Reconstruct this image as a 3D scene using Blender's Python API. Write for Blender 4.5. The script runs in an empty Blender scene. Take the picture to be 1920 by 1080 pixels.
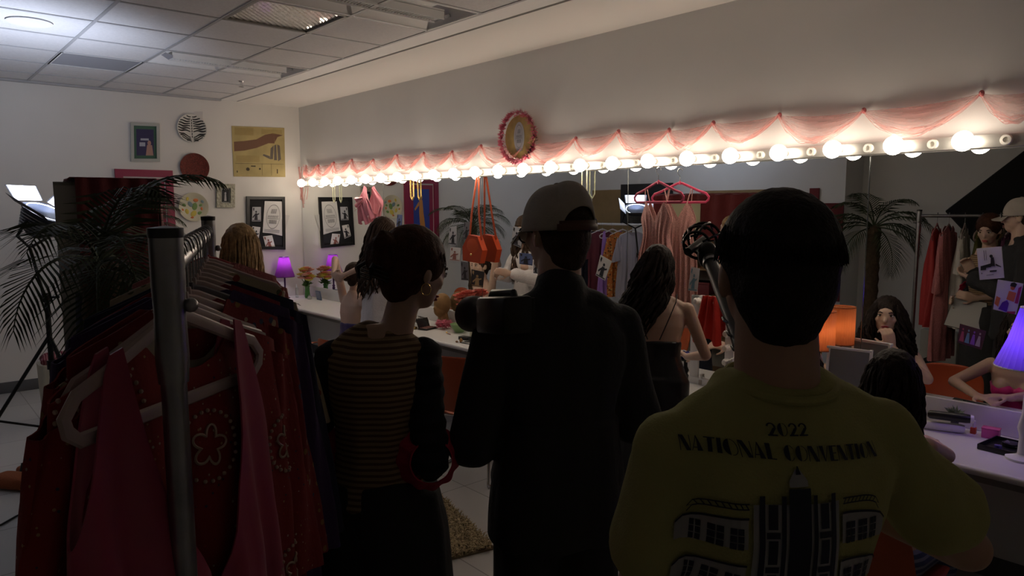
import bpy, bmesh, math, random
from math import sin, cos, pi, radians as RD
from mathutils import Vector as V, Matrix as M, noise, Euler
from mathutils.bvhtree import BVHTree
random.seed(7)
scene = bpy.context.scene
COL = scene.collection

# ---------------------------------------------------------------- camera, world, exposure
CAM = V((-3.936, -8.45, 1.80)); YAW = 0.7203; PIT = 0.1117; ROL = -0.0027; F = 1336.14
cf = V((sin(YAW)*cos(PIT), cos(YAW)*cos(PIT), -sin(PIT)))
cr0 = V((cos(YAW), -sin(YAW), 0)); cu0 = cr0.cross(cf)
cr = cr0*cos(ROL)+cu0*sin(ROL); cu = -cr0*sin(ROL)+cu0*cos(ROL)
cam = bpy.data.cameras.new('camera'); camo = bpy.data.objects.new('camera', cam); COL.objects.link(camo)
cam.sensor_width = 36; cam.lens = F/1920*36; cam.clip_start = .05; cam.clip_end = 60
camo.matrix_world = M(((cr.x, cu.x, -cf.x, CAM.x), (cr.y, cu.y, -cf.y, CAM.y), (cr.z, cu.z, -cf.z, CAM.z), (0, 0, 0, 1)))
scene.camera = camo
w = bpy.data.worlds.new('world'); scene.world = w; w.use_nodes = True
w.node_tree.nodes['Background'].inputs[0].default_value = (.01, .01, .012, 1)
w.node_tree.nodes['Background'].inputs[1].default_value = .0
scene.view_settings.view_transform = 'Standard'; scene.view_settings.look = 'None'
scene.view_settings.gamma = 1; scene.view_settings.exposure = 0.0
scene.cycles.max_bounces = 8; scene.cycles.diffuse_bounces = 5; scene.cycles.glossy_bounces = 5
scene.cycles.transparent_max_bounces = 24; scene.cycles.sample_clamp_indirect = 4
BULB_E = 20          # radiance of the vanity bulbs
VIDEO_W = 140.0        # watts of the cool video light

def wray(px, py): return cf+cr*((px-960)/F)-cu*((py-540)/F)
def on(ax, val, px, py, mir=False):
    "point of a real plane (axis = val) that stands at that bearing, seen directly or in the wall mirror"
    d = wray(px, py); v = -val if (mir and ax == 0) else val
    p = CAM+d*((v-CAM[ax])/d[ax])
    if mir: p.x = -p.x
    return p
def dep(px, py, z): return CAM+wray(px, py)*z

# ---------------------------------------------------------------- materials
MATS = {}
def mat(key, c=(.5, .5, .5), rough=.6, metal=0, var=0, vs=8, bump=0, bs=60, emit=None, es=1, alpha=1, trans=0, sheen=0, coat=0, sub=0, ior=1.45):
    if key in MATS: return MATS[key]
    m = bpy.data.materials.new(key); m.use_nodes = True; nt = m.node_tree; b = nt.nodes['Principled BSDF']
    b.inputs['Base Color'].default_value = (*c, 1); b.inputs['Roughness'].default_value = rough
    b.inputs['Metallic'].default_value = metal; b.inputs['Alpha'].default_value = alpha
    b.inputs['Transmission Weight'].default_value = trans; b.inputs['IOR'].default_value = ior
    b.inputs['Sheen Weight'].default_value = sheen; b.inputs['Coat Weight'].default_value = coat
    b.inputs['Subsurface Weight'].default_value = sub
    if emit: b.inputs['Emission Color'].default_value = (*emit, 1); b.inputs['Emission Strength'].default_value = es
    if var or bump: tc = nt.nodes.new('ShaderNodeTexCoord')
    if var:
        n = nt.nodes.new('ShaderNodeTexNoise'); n.inputs['Scale'].default_value = vs; n.inputs['Detail'].default_value = 4
        r = nt.nodes.new('ShaderNodeValToRGB'); lo = [max(0, x*(1-var)) for x in c]; hi = [min(1, x*(1+var)) for x in c]
        r.color_ramp.elements[0].color = (*lo, 1); r.color_ramp.elements[1].color = (*hi, 1)
        r.color_ramp.elements[0].position = .3; r.color_ramp.elements[1].position = .7
        nt.links.new(tc.outputs['Object'], n.inputs['Vector']); nt.links.new(n.outputs['Fac'], r.inputs[0]); nt.links.new(r.outputs[0], b.inputs['Base Color'])
    if bump:
        n2 = nt.nodes.new('ShaderNodeTexNoise'); n2.inputs['Scale'].default_value = bs; n2.inputs['Detail'].default_value = 3
        bp = nt.nodes.new('ShaderNodeBump'); bp.inputs['Strength'].default_value = bump; bp.inputs['Distance'].default_value = .01
        nt.links.new(tc.outputs['Object'], n2.inputs['Vector']); nt.links.new(n2.outputs['Fac'], bp.inputs['Height']); nt.links.new(bp.outputs[0], b.inputs['Normal'])
    MATS[key] = m; return m
def stripes(key, c1, c2, axis=2, period=.02, duty=.5, rough=.8, wob=0, rot=None):
    "two-colour stripes across one object axis"
    m = mat(key, c1, rough, bump=.2, bs=150); nt = m.node_tree; b = nt.nodes['Principled BSDF']
    tc = nt.nodes.new('ShaderNodeTexCoord'); sx = nt.nodes.new('ShaderNodeSeparateXYZ'); src = tc.outputs['Object']
    if wob:
        n = nt.nodes.new('ShaderNodeTexNoise'); n.inputs['Scale'].default_value = 5
        va = nt.nodes.new('ShaderNodeVectorMath'); va.operation = 'MULTIPLY_ADD'; va.inputs[1].default_value = (wob,)*3
        nt.links.new(src, n.inputs['Vector']); nt.links.new(n.outputs['Color'], va.inputs[0]); nt.links.new(src, va.inputs[2]); src = va.outputs[0]
    nt.links.new(src, sx.inputs[0])
    d = nt.nodes.new('ShaderNodeMath'); d.operation = 'DIVIDE'; d.inputs[1].default_value = period
    f = nt.nodes.new('ShaderNodeMath'); f.operation = 'FRACT'
    g = nt.nodes.new('ShaderNodeMath'); g.operation = 'GREATER_THAN'; g.inputs[1].default_value = duty
    mx = nt.nodes.new('ShaderNodeMix'); mx.data_type = 'RGBA'; mx.inputs[6].default_value = (*c1, 1); mx.inputs[7].default_value = (*c2, 1)
    nt.links.new(sx.outputs[axis], d.inputs[0]); nt.links.new(d.outputs[0], f.inputs[0]); nt.links.new(f.outputs[0], g.inputs[0])
    nt.links.new(g.outputs[0], mx.inputs[0]); nt.links.new(mx.outputs[2], b.inputs['Base Color']); return m
def spots(key, base, cols, scale=30, thr=.35, rough=.8):
    "small print: voronoi cells whose centres carry other colours"
    m = mat(key, base, rough, bump=.15, bs=120); nt = m.node_tree; b = nt.nodes['Principled BSDF']
    tc = nt.nodes.new('ShaderNodeTexCoord'); v = nt.nodes.new('ShaderNodeTexVoronoi'); v.inputs['Scale'].default_value = scale
    l = nt.nodes.new('ShaderNodeMath'); l.operation = 'LESS_THAN'; l.inputs[1].default_value = thr
    sx = nt.nodes.new('ShaderNodeSeparateColor'); r = nt.nodes.new('ShaderNodeValToRGB'); r.color_ramp.interpolation = 'CONSTANT'
    e = r.color_ramp.elements; e[0].color = (*cols[0], 1); e[1].position = 1/len(cols); e[1].color = (*cols[min(1, len(cols)-1)], 1)
    for i in range(2, len(cols)): q = e.new(i/len(cols)); q.color = (*cols[i], 1)
    mx = nt.nodes.new('ShaderNodeMix'); mx.data_type = 'RGBA'; mx.inputs[6].default_value = (*base, 1)
    nt.links.new(tc.outputs['Object'], v.inputs['Vector']); nt.links.new(v.outputs['Distance'], l.inputs[0]); nt.links.new(l.outputs[0], mx.inputs[0])
    nt.links.new(v.outputs['Color'], sx.inputs[0]); nt.links.new(sx.outputs[0], r.inputs[0]); nt.links.new(r.outputs[0], mx.inputs[7])
    nt.links.new(mx.outputs[2], b.inputs['Base Color']); return m
def gauze(key, c, alpha):
    "thin net fabric: diffuse + translucent + see-through"
    m = bpy.data.materials.new(key); m.use_nodes = True; nt = m.node_tree; nt.nodes.clear()
    o = nt.nodes.new('ShaderNodeOutputMaterial'); d = nt.nodes.new('ShaderNodeBsdfDiffuse'); t = nt.nodes.new('ShaderNodeBsdfTranslucent'); tr = nt.nodes.new('ShaderNodeBsdfTransparent')
    d.inputs[0].default_value = (*c, 1); t.inputs[0].default_value = (*c, 1)
    a = nt.nodes.new('ShaderNodeMixShader'); a.inputs[0].default_value = .5; q = nt.nodes.new('ShaderNodeMixShader'); q.inputs[0].default_value = alpha
    nt.links.new(d.outputs[0], a.inputs[1]); nt.links.new(t.outputs[0], a.inputs[2]); nt.links.new(tr.outputs[0], q.inputs[1]); nt.links.new(a.outputs[0], q.inputs[2]); nt.links.new(q.outputs[0], o.inputs[0])
    MATS[key] = m; return m
def shade(key, c, es):
    "lamp shade cloth: lets its own bulb's light through"
    m = bpy.data.materials.new(key); m.use_nodes = True; nt = m.node_tree; nt.nodes.clear()
    o = nt.nodes.new('ShaderNodeOutputMaterial'); d = nt.nodes.new('ShaderNodeBsdfDiffuse'); t = nt.nodes.new('ShaderNodeBsdfTranslucent')
    d.inputs[0].default_value = (*c, 1); t.inputs[0].default_value = (*c, 1)
    a = nt.nodes.new('ShaderNodeMixShader'); a.inputs[0].default_value = .7
    nt.links.new(d.outputs[0], a.inputs[1]); nt.links.new(t.outputs[0], a.inputs[2]); nt.links.new(a.outputs[0], o.inputs[0])
    MATS[key] = m; return m

# ---------------------------------------------------------------- mesh builder
def rootloc(p):
    l = V((0, 0, 0))
    while p: l += p.location; p = p.parent
    return l
class MB:
    def __init__(s): s.v = []; s.f = []; s.mi = []; s.cur = 0
    def add(s, vs, fs):
        o = len(s.v); s.v += [V(x) for x in vs]; s.f += [tuple(i+o for i in f) for f in fs]; s.mi += [s.cur]*len(fs); return s
    def grid(s, fn, nu, nv, closeu=False):
        vs = [fn(i/(nu if closeu else nu), j/nv) for j in range(nv+1) for i in range(nu+(0 if closeu else 1))]
        W = nu+(0 if closeu else 1); fs = []
        for j in range(nv):
            for i in range(nu):
                a = j*W+i; b = j*W+(i+1) % W if closeu else a+1
                fs.append((a, b, b+W, a+W))
        return s.add(vs, fs)
    def box(s, c, d, rot=None, bev=0):
        c = V(c); x, y, z = [q/2 for q in d]; R = rot if rot is not None else M.Identity(3)
        if bev <= 0:
            vs = [c+R@V((i*x, j*y, k*z)) for i in (-1, 1) for j in (-1, 1) for k in (-1, 1)]
            return s.add(vs, [(0, 1, 3, 2), (4, 6, 7, 5), (0, 4, 5, 1), (2, 3, 7, 6), (0, 2, 6, 4), (1, 5, 7, 3)])
        bev = min(bev, x*.98, y*.98, z*.98); bm = bmesh.new(); bmesh.ops.create_cube(bm, size=1)
        for v in bm.verts: v.co = V((v.co.x*2*x, v.co.y*2*y, v.co.z*2*z))
        bmesh.ops.bevel(bm, geom=bm.edges[:]+bm.verts[:], offset=bev, segments=2, affect='EDGES', profile=.5)
        bm.verts.index_update(); r = s.add([c+R@v.co for v in bm.verts], [tuple(v.index for v in f.verts) for f in bm.faces]); bm.free(); return r
    def ring(s, path, radii, n=10, cap=True, up=None, flat=1.0):
        "tube along path; radii per point; flat = second radius factor"
        path = [V(p) for p in path]; k = len(path); radii = radii if isinstance(radii, (list, tuple)) else [radii]*k
        T = []
        for i in range(k): t = (path[min(i+1, k-1)]-path[max(i-1, 0)]); T.append(t.normalized() if t.length > 1e-9 else V((0, 0, 1)))
        u = V(up) if up else (V((0, 0, 1)) if abs(T[0].z) < .9 else V((1, 0, 0)))
        o = []; 
        for i in range(k):
            a = (u-T[i]*u.dot(T[i])); a = a.normalized() if a.length > 1e-6 else T[i].orthogonal().normalized(); b = T[i].cross(a); u = a
            o += [path[i]+(b*cos(2*pi*j/n)+a*sin(2*pi*j/n)*flat)*radii[i] for j in range(n)]
        fs = [(i*n+j, i*n+(j+1) % n, (i+1)*n+(j+1) % n, (i+1)*n+j) for i in range(k-1) for j in range(n)]
        if cap: fs += [tuple(reversed(range(n))), tuple((k-1)*n+j for j in range(n))]
        return s.add(o, fs)
    def cyl(s, a, b, r0, r1=None, n=16): return s.ring([a, b], [r0, r0 if r1 is None else r1], n)
    def cone(s, a, b, r0, r1, n=12):
        "limb: tapered with round ends"
        a = V(a); b = V(b); d = (b-a).normalized(); P = []; R = []
        for t in (-.98, -.8, -.45): P.append(a+d*r0*t); R.append(r0*math.sqrt(1-t*t))
        for t in (0, .25, .5, .75, 1): P.append(a.lerp(b, t)); R.append(r0+(r1-r0)*t)
        for t in (.45, .8, .98): P.append(b+d*r1*t); R.append(r1*math.sqrt(1-t*t))
        return s.ring(P, R, n)
    def ell(s, c, r, rot=None, nu=16, nv=10):
        c = V(c); r = r if isinstance(r, (tuple, list)) else (r, r, r); R = rot if rot is not None else M.Identity(3); vs = [c+R@V((0, 0, -r[2]))]
        for j in range(1, nv):
            p = -pi/2+pi*j/nv
            vs += [c+R@V((r[0]*cos(p)*cos(2*pi*i/nu), r[1]*cos(p)*sin(2*pi*i/nu), r[2]*sin(p))) for i in range(nu)]
        vs.append(c+R@V((0, 0, r[2]))); fs = [(0, 1+(i+1) % nu, 1+i) for i in range(nu)]
        for j in range(nv-2):
            for i in range(nu): a = 1+j*nu+i; b = 1+j*nu+(i+1) % nu; fs.append((a, b, b+nu, a+nu))
        l = 1+(nv-2)*nu; fs += [(l+i, l+(i+1) % nu, len(vs)-1) for i in range(nu)]
        return s.add(vs, fs)
    def lathe(s, prof, c=(0, 0, 0), n=24, rot=None, cap=True, rib=0, nrib=0):
        c = V(c); R = rot if rot is not None else M.Identity(3); k = len(prof)
        vs = [c+R@V(((r*(1+rib*cos(nrib*2*pi*i/n)))*cos(2*pi*i/n), (r*(1+rib*cos(nrib*2*pi*i/n)))*sin(2*pi*i/n), z)) for r, z in prof for i in range(n)]
        fs = [(j*n+i, j*n+(i+1) % n, (j+1)*n+(i+1) % n, (j+1)*n+i) for j in range(k-1) for i in range(n)]
        if cap: fs += [tuple(reversed(range(n))), tuple((k-1)*n+i for i in range(n))]
        return s.add(vs, fs)
    def loft(s, secs, n=24, sq=2.0):
        "secs: (centre, rx, ry, right, fwd)"
        vs = []
        for c, rx, ry, r, f in secs:
            for i in range(n):
                a = 2*pi*i/n; x = math.copysign(abs(cos(a))**(2/sq), cos(a)); y = math.copysign(abs(sin(a))**(2/sq), sin(a)); vs.append(V(c)+V(r)*rx*x+V(f)*ry*y)
        k = len(secs); fs = [(j*n+i, j*n+(i+1) % n, (j+1)*n+(i+1) % n, (j+1)*n+i) for j in range(k-1) for i in range(n)]
        fs += [tuple(reversed(range(n))), tuple((k-1)*n+i for i in range(n))]
        return s.add(vs, fs)
    def poly(s, pts, depth=None):
        "flat polygon, with depth vector = prism"
        n = len(pts); pts = [V(p) for p in pts]
        if depth is None: return s.add(pts, [tuple(range(n))])
        d = V(depth); fs = [tuple(range(n)), tuple(reversed(range(n, 2*n)))]+[(i, i+n, (i+1) % n+n, (i+1) % n) for i in range(n)]
        return s.add(pts+[p+d for p in pts], fs)
    def build(s, name, m=None, parent=None, world=False, smooth=True, vox=0, sm=0, disp=None, solid=0, sub=0, keep=False, auto=True):
        vs = s.v
        me = bpy.data.meshes.new(name)
        if world and parent: l = rootloc(parent); vs = [v-l for v in vs]
        loc = V((0, 0, 0))
        if parent is None and not keep and vs:
            xs = [v.x for v in vs]; ys = [v.y for v in vs]; zs = [v.z for v in vs]; loc = V(((min(xs)+max(xs))/2, (min(ys)+max(ys))/2, min(zs))); vs = [v-loc for v in vs]
        me.from_pydata(vs, [], s.f); me.update()
        o = bpy.data.objects.new(name, me); COL.objects.link(o)
        ms = m if isinstance(m, (list, tuple)) else [m]
        for q in ms:
            if q: me.materials.append(q)
        if len(ms) > 1: me.polygons.foreach_set('material_index', s.mi)
        bm = bmesh.new(); bm.from_mesh(me); bmesh.ops.recalc_face_normals(bm, faces=bm.faces); bm.to_mesh(me); bm.free()
        if solid: q = o.modifiers.new('s', 'SOLIDIFY'); q.thickness = solid; q.offset = 0
        if vox: q = o.modifiers.new('r', 'REMESH'); q.mode = 'VOXEL'; q.voxel_size = vox
        if sm: q = o.modifiers.new('m', 'SMOOTH'); q.iterations = sm; q.factor = .5
        if sub: q = o.modifiers.new('u', 'SUBSURF'); q.levels = sub; q.render_levels = sub
        if vox or sm or solid or sub:
            dg = bpy.context.evaluated_depsgraph_get(); nm = bpy.data.meshes.new_from_object(o.evaluated_get(dg)); o.modifiers.clear(); old = o.data; o.data = nm; nm.name = name; bpy.data.meshes.remove(old); me = nm
            if m and not len(me.materials):
                for q in ms: me.materials.append(q)
        if disp:
            nr = [v.normal.copy() for v in me.vertices]
            for v, nn in zip(me.vertices, nr): v.co = v.co+disp(v.co, nn)
            me.update()
        o.location = loc
        if parent: o.parent = parent
        if smooth:
            me.polygons.foreach_set('use_smooth', [True]*len(me.polygons))
            if auto and not vox:
                try: me.set_sharp_from_angle(angle=RD(40))
                except Exception: pass
        return o
def tag(o, label=None, cat=None, group=None, kind=None):
    if label: o['label'] = label
    if cat: o['category'] = cat
    if group: o['group'] = group
    if kind: o['kind'] = kind
    return o
def thing(name, label, cat, loc=(0, 0, 0), rz=0, group=None):
    o = bpy.data.objects.new(name, None); COL.objects.link(o); o.empty_display_size = .1
    o.location = loc; o.rotation_euler = (0, 0, rz); return tag(o, label, cat, group)
def struct(mb, name, m, **k): return tag(mb.build(name, m, keep=True, **k), kind='structure')
def copy_tree(o, parent=None):
    c = o.copy(); COL.objects.link(c)
    if parent: c.parent = parent
    for ch in list(o.children): copy_tree(ch, c)
    return c
def rz3(a): return M.Rotation(a, 3, 'Z')
def rx3(a): return M.Rotation(a, 3, 'X')
def ry3(a): return M.Rotation(a, 3, 'Y')
# ================================================================ the room
H = 3.042; XL = -5.2; YB = -10.6; ZC = .72; ZM = .847; ZBAR = 2.104; GA = -2.782; GB = -.109; T = .61
wallm = mat('wall_paint', (.74, .735, .72), .75, var=.03, vs=1.5, bump=.05, bs=200)
wallm2 = mat('far_wall_paint', (.72, .70, .66), .75, var=.03, vs=1.5, bump=.05, bs=200)
greyw = mat('grey_wall_paint', (.66, .65, .62), .8, var=.04, vs=1)
tilem = mat('ceiling_tile', (.72, .71, .71), .9, var=.05, vs=60, bump=.4, bs=300)
white = mat('white_paint', (.8, .8, .79), .45)
gridm = mat('ceiling_grid_metal', (.42, .42, .43), .5)
dark = mat('dark_gap', (.04, .04, .04), .9)
blackp = mat('black_plastic', (.012, .012, .013), .35)
blackm = mat('black_metal', (.02, .02, .022), .4, metal=.6)
chrome = mat('chrome', (.8, .8, .8), .12, metal=1)
steel = mat('galvanised_steel', (.30, .30, .31), .34, metal=1, var=.15, vs=20)

# floor: large polished vinyl squares
fm = mat('vinyl_floor', (.46, .45, .43), .32, var=.1, vs=3); nt = fm.node_tree
_b = nt.nodes['Principled BSDF']; br = nt.nodes.new('ShaderNodeTexBrick'); tc = nt.nodes.new('ShaderNodeTexCoord'); mp = nt.nodes.new('ShaderNodeMapping')
br.offset = 0; br.inputs['Scale'].default_value = 1; br.inputs['Brick Width'].default_value = .61; br.inputs['Row Height'].default_value = .61; br.inputs['Mortar Size'].default_value = .004
br.inputs['Color1'].default_value = (.47, .46, .44, 1); br.inputs['Color2'].default_value = (.42, .41, .40, 1); br.inputs['Mortar'].default_value = (.22, .21, .2, 1)
nt.links.new(tc.outputs['Object'], br.inputs['Vector']); nt.links.new(br.outputs['Color'], _b.inputs['Base Color'])
struct(MB().box(((XL-.6)/2, YB/2, -.05), (-XL+1.6, -YB+1, .1)), 'floor', fm, smooth=False)
struct(MB().box((.06, YB/2, H/2), (.12, -YB+.4, H+.2)), 'wall_right', wallm, smooth=False)
struct(MB().box(((XL-.4)/2, .06, H/2), (-XL+.8, .12, H+.2)), 'wall_far', wallm2, smooth=False)
struct(MB().box((XL-.06, -2.15, H/2), (.12, 4.3, H+.2)).box((XL-.25, -4.36, H/2), (.5, .12, H+.2)), 'wall_left', wallm, smooth=False)
struct(MB().box((XL-.56, (YB-4.3)/2, H/2), (.12, -YB-4.2, H+.2)), 'wall_left_recess', greyw, smooth=False)
struct(MB().box(((XL-.4)/2, YB-.06, H/2), (-XL+1, .12, H+.2)), 'wall_near', greyw, smooth=False)
bb = mat('rubber_baseboard', (.10, .10, .105), .5)
struct(MB().box((XL/2, -.006, .055), (-XL, .012, .11), bev=.003), 'baseboard_far', bb)
struct(MB().box((XL+.006, -2.15, .055), (.012, 4.3, .11), bev=.003), 'baseboard_left', bb)
struct(MB().box((-.006, YB/2, .055), (.012, -YB, .11), bev=.003), 'baseboard_right', bb)
# ceiling of 61 cm lay-in tiles, cells left open where fittings sit
def cx(i): return GA+T*i
def cy(j): return -(GB+T*j)
holes = {(1, 3), (2, 3), (1, 6), (0, 2), (1, 7), (2, 7)}
c = MB()
for i in range(-6, 3):
    for j in range(0, 18):
        if (i, j) in holes: continue
        x0, x1, y0, y1 = cx(i), cx(i+1), cy(j), cy(j+1)
        if j == 0: y0 = 0
        c.add([(x0, y0, H), (x1, y0, H), (x1, y1, H), (x0, y1, H)], [(0, 1, 2, 3)])
struct(c, 'ceiling', tilem, smooth=False)
struct(MB().box((-1.5, YB/2, H+.35), (9.5, -YB+1, .05)), 'ceiling_slab', dark, smooth=False)
g = MB()
for i in range(-6, 4): g.box((cx(i), (YB+.1)/2, H-.002), (.022, -YB, .006))
for j in range(1, 18):
    g.box(((cx(-6)+cx(3))/2, cy(j), H-.0016), (cx(3)-cx(-6), .022, .006))
struct(g, 'trim_1', gridm, smooth=False)
# plain plaster band along the mirror wall with an open joint
struct(MB().box((-.375, YB/2, H+.01), (.75, -YB, .04)), 'ceiling_band', mat('plaster_band', (.78, .76, .72), .8), smooth=False)
struct(MB().box((-.86, YB/2, H+.012), (.195, -YB, .03)), 'trim_2', white, smooth=False)
struct(MB().box((-.756, YB/2, H+.02), (.014, -YB, .03)), 'trim_3', dark, smooth=False)
struct(MB().box((-3.1, -.03, H-.012), (4.3, .05, .02)), 'trim_4', gridm, smooth=False)

# ---- ceiling fittings
def troffer(i, j, label, n=2):
    x0, x1 = cx(i)+.012, cx(i+n)-.012; y0, y1 = cy(j)-.012, cy(j+1)+.012; xm, ym = (x0+x1)/2, (y0+y1)/2
    t = thing('ceiling_light', label, 'ceiling light', (xm, ym, H), group='unlit ceiling lights')
    hx, hy, d = (x1-x0)/2, (y0-y1)/2, .10
    b = MB(); r = [(-hx, -hy), (hx, -hy), (hx, hy), (-hx, hy)]; q = [(-hx+.10, -hy+.2), (hx-.10, -hy+.2), (hx-.10, hy-.2), (-hx+.10, hy-.2)]
    vs = [(x, y, 0) for x, y in r]+[(x, y, d) for x, y in q]; b.add(vs, [(k, (k+1) % 4, (k+1) % 4+4, k+4) for k in range(4)]+[(4, 5, 6, 7)]); b.build('housing', white, t, smooth=False)
    f = MB()
    for k in range(4):
        a, e = V((*r[k], 0)), V((*r[(k+1) % 4], 0)); f.box((a+e)/2, ((abs(e.x-a.x)+.02) if k % 2 == 0 else .02, (abs(e.y-a.y)+.02) if k % 2 else .02, .008))
    f.build('frame', white, t, smooth=False)
    bk = MB()
    for s in (-1, 1): bk.box((0, s*.055, .012), (2*hx-.22, .004, .05))
    nn = 44
    for k in range(nn+1): bk.box((-hx+.11+k*(2*hx-.22)/nn, 0, .012), (.004, .11, .03))
    bk.box((0, 0, .045), (2*hx-.22, .12, .006)); bk.build('diffuser_basket', white, t, smooth=False)
    for s in (-1, 1):
        MB().poly([(s*(hx-.11), -.06, -.006), (s*(hx-.11), .06, -.006), (s*(hx-.02), .012, .03), (s*(hx-.02), -.012, .03)], (0, 0, .02)).build('end_bracket', mat('grey_bracket', (.35, .35, .38), .5), t, smooth=False)
    return t
troffer(1, 3, 'long unlit ceiling light with centre basket, nearer the far wall')
troffer(1, 7, 'long unlit ceiling light with centre basket at top of frame')
lx, ly = (cx(1)+cx(2))/2, (cy(6)+cy(7))/2
t = thing('ceiling_light', 'square unlit ceiling light with a shiny prismatic lens', 'ceiling light', (lx, ly, H))
pm = mat('prismatic_lens', (.45, .43, .39), .16, bump=.9, bs=45, coat=.6)
MB().grid(lambda u, v: V(((u-.5)*.56, (v-.5)*.56, .006+.004*((int(u*24)+int(v*24)) % 2))), 24, 24).build('lens', pm, t, smooth=False)
f = MB()
for s in (-1, 1): f.box((s*.292, 0, 0), (.024, .6, .012)).box((0, s*.292, 0), (.6, .024, .012))
f.build('frame', mat('lens_frame', (.3, .29, .27), .5), t, smooth=False)
t = thing('ceiling_vent', 'dark grey square return air grille in the ceiling', 'vent', ((cx(0)+cx(1))/2, (cy(2)+cy(3))/2, H))
MB().box((0, 0, .03), (.58, .58, .01)).build('backing', mat('vent_back', (.12, .12, .13), .8), t, smooth=False)
f = MB()
for k in range(26): f.box((0, -.28+k*.0224, .008), (.57, .004, .02))
f.build('louver', mat('vent_grey', (.33, .33, .35), .6), t, smooth=False)
f = MB()
for s in (-1, 1): f.box((s*.295, 0, 0), (.02, .61, .01)).box((0, s*.295, 0), (.61, .02, .01))
f.build('frame', white, t, smooth=False)
p = on(2, H, 55, 40)
t = thing('ceiling_speaker', 'round white ceiling speaker near the left edge', 'speaker', (p.x, p.y, H))
MB().lathe([(.10, 0), (.13, -.003), (.135, -.010), (.125, -.014), (.098, -.008)], n=40).build('rim', white, t)
MB().lathe([(0.001, -.005), (.05, -.006), (.098, -.007)], n=40).build('grille', mat('speaker_grille', (.45, .45, .47), .7, bump=.5, bs=400), t)
p = on(2, H, 452, 152)
t = thing('fire_sprinkler', 'small metal fire sprinkler head hanging from the ceiling', 'sprinkler', (p.x, p.y, H))
MB().lathe([(.001, 0), (.028, 0), (.022, -.008), (.012, -.012), (.012, -.05), (.001, -.05)], n=20).build('body', chrome, t)
MB().lathe([(.001, -.052), (.024, -.054), (.024, -.057), (.001, -.058)], n=20).build('deflector', steel, t)

# ---- mirrors on the right wall
mirm = mat('mirror_silver', (.86, .88, .87), .0, metal=1)
edges = [-.012, -1.95, -3.58, -5.209, -6.84, -8.47]
names = ['wall mirror panel nearest the far corner', 'wall mirror panel with the straw-yellow board reflected', 'wall mirror panel behind the camera operator', 'wall mirror panel behind the pink slip dress', 'wall mirror panel with photographs at right edge']
names = ['tall wall mirror panel in the corner beside the pinboard', 'second wall mirror panel from the corner, where pink gloves hang', 'third wall mirror panel from the corner, behind the man in the cap', 'wall mirror panel behind the glittery pink dress and short-haired man', 'rightmost wall mirror panel, with the purple-lit photographs stuck on']
for k in range(5):
    y0, y1 = edges[k]-.002, edges[k+1]+.002
    t = thing('wall_mirror', names[k], 'mirror', (0, (y0+y1)/2, ZM))
    MB().box((-.005, (y0+y1)/2, (ZM+ZBAR-.035)/2), (.006, y0-y1, ZBAR-.035-ZM)).build('glass', mirm, t, world=True, smooth=False)
    MB().cyl((-.009, y1, ZM), (-.009, y1, ZBAR-.04), .0024 if k == 3 else .0009, n=8).build('edge_strip', mat('seam_bead', (.30, .32, .32), .2, metal=1), t, world=True)
# ---- counter
lam = mat('white_laminate', (.74, .73, .71), .32, var=.03, vs=2)
t = thing('counter', 'long white laminate makeup counter along the mirror wall', 'counter', (-.3, -4.5, 0))
prof = [(-.001, ZC-.035), (-.001, ZC)]+[(-.585-.02*sin(a), ZC-.0175+.0175*cos(a)) for a in [0, .4, .8, 1.2, 1.57, 1.95, 2.35, 2.75, 3.14]]
yy = [-.002, -9.3]; k = len(prof)
vs = [(x, y, z) for y in yy for x, z in prof]
MB().add(vs, [(i, (i+1) % k, (i+1) % k+k, i+k) for i in range(k)]+[tuple(range(k)), tuple(range(k, 2*k))]).build('worktop', lam, t, world=True)
MB().box((-.012, -4.65, (ZC+ZM)/2), (.022, 9.28, ZM-ZC-.002), bev=.003).build('backsplash', lam, t, world=True)
MB().box((-.05, -4.65, ZC-.14), (.03, 9.28, .20)).build('apron', mat('apron_grey', (.32, .31, .3), .7), t, world=True, smooth=False)
for y in (-.04, -2.35, -5.75, -8.6): MB().box((-.29, y, (ZC-.035)/2), (.54, .03, ZC-.037)).build('support_panel', mat('apron_grey'), t, world=True, smooth=False)
# ---- bar of dressing-room bulbs
t = thing('vanity_light_bar', 'long chrome vanity light bar above the mirrors', 'light bar', (-.02, -3.75, ZBAR))
yend = -8.2
MB().box((-.028, (yend-.14)/2, ZBAR), (.054, -yend-.14, .062), bev=.004).build('housing', mat('bar_chrome', (.85, .83, .78), .32, metal=.75), t, world=True)
sock = mat('porcelain', (.86, .84, .78), .3)
lit = []
for k in range(-1, 48):
    y = -7.3025+.3048*k/2
    if y > -.16: break
    if y < yend+.05: continue
    if k % 2 == 0: lit.append(y); MB().lathe([(.02, 0), (.022, .02), (.016, .028)], (-.055, y, ZBAR), 16, ry3(-pi/2)).build('lamp_holder', sock, t, world=True)
    else: MB().lathe([(.024, 0), (.026, .006), (.022, .016), (.012, .017), (.012, .006)], (-.055, y, ZBAR), 18, ry3(-pi/2)).build('empty_socket', sock, t, world=True)
bm_ = mat('lit_bulb', (1, .97, .9), .3, emit=(1, .86, .69), es=BULB_E)
b0 = None
for n_, y in enumerate(lit):
    if b0 is None:
        b0 = MB().lathe([(.001, -.044), (.016, -.042), (.031, -.034), (.043, -.018), (.047, 0), (.043, .018), (.032, .034), (.018, .043), (.013, .052), (.013, .066)], n=24, rot=ry3(pi/2)).build('light_bulb', bm_, keep=True)
        o = b0
    else: o = b0.copy(); COL.objects.link(o)
    o.location = (-.136, y, ZBAR)
    o['_k'] = n_
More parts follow.
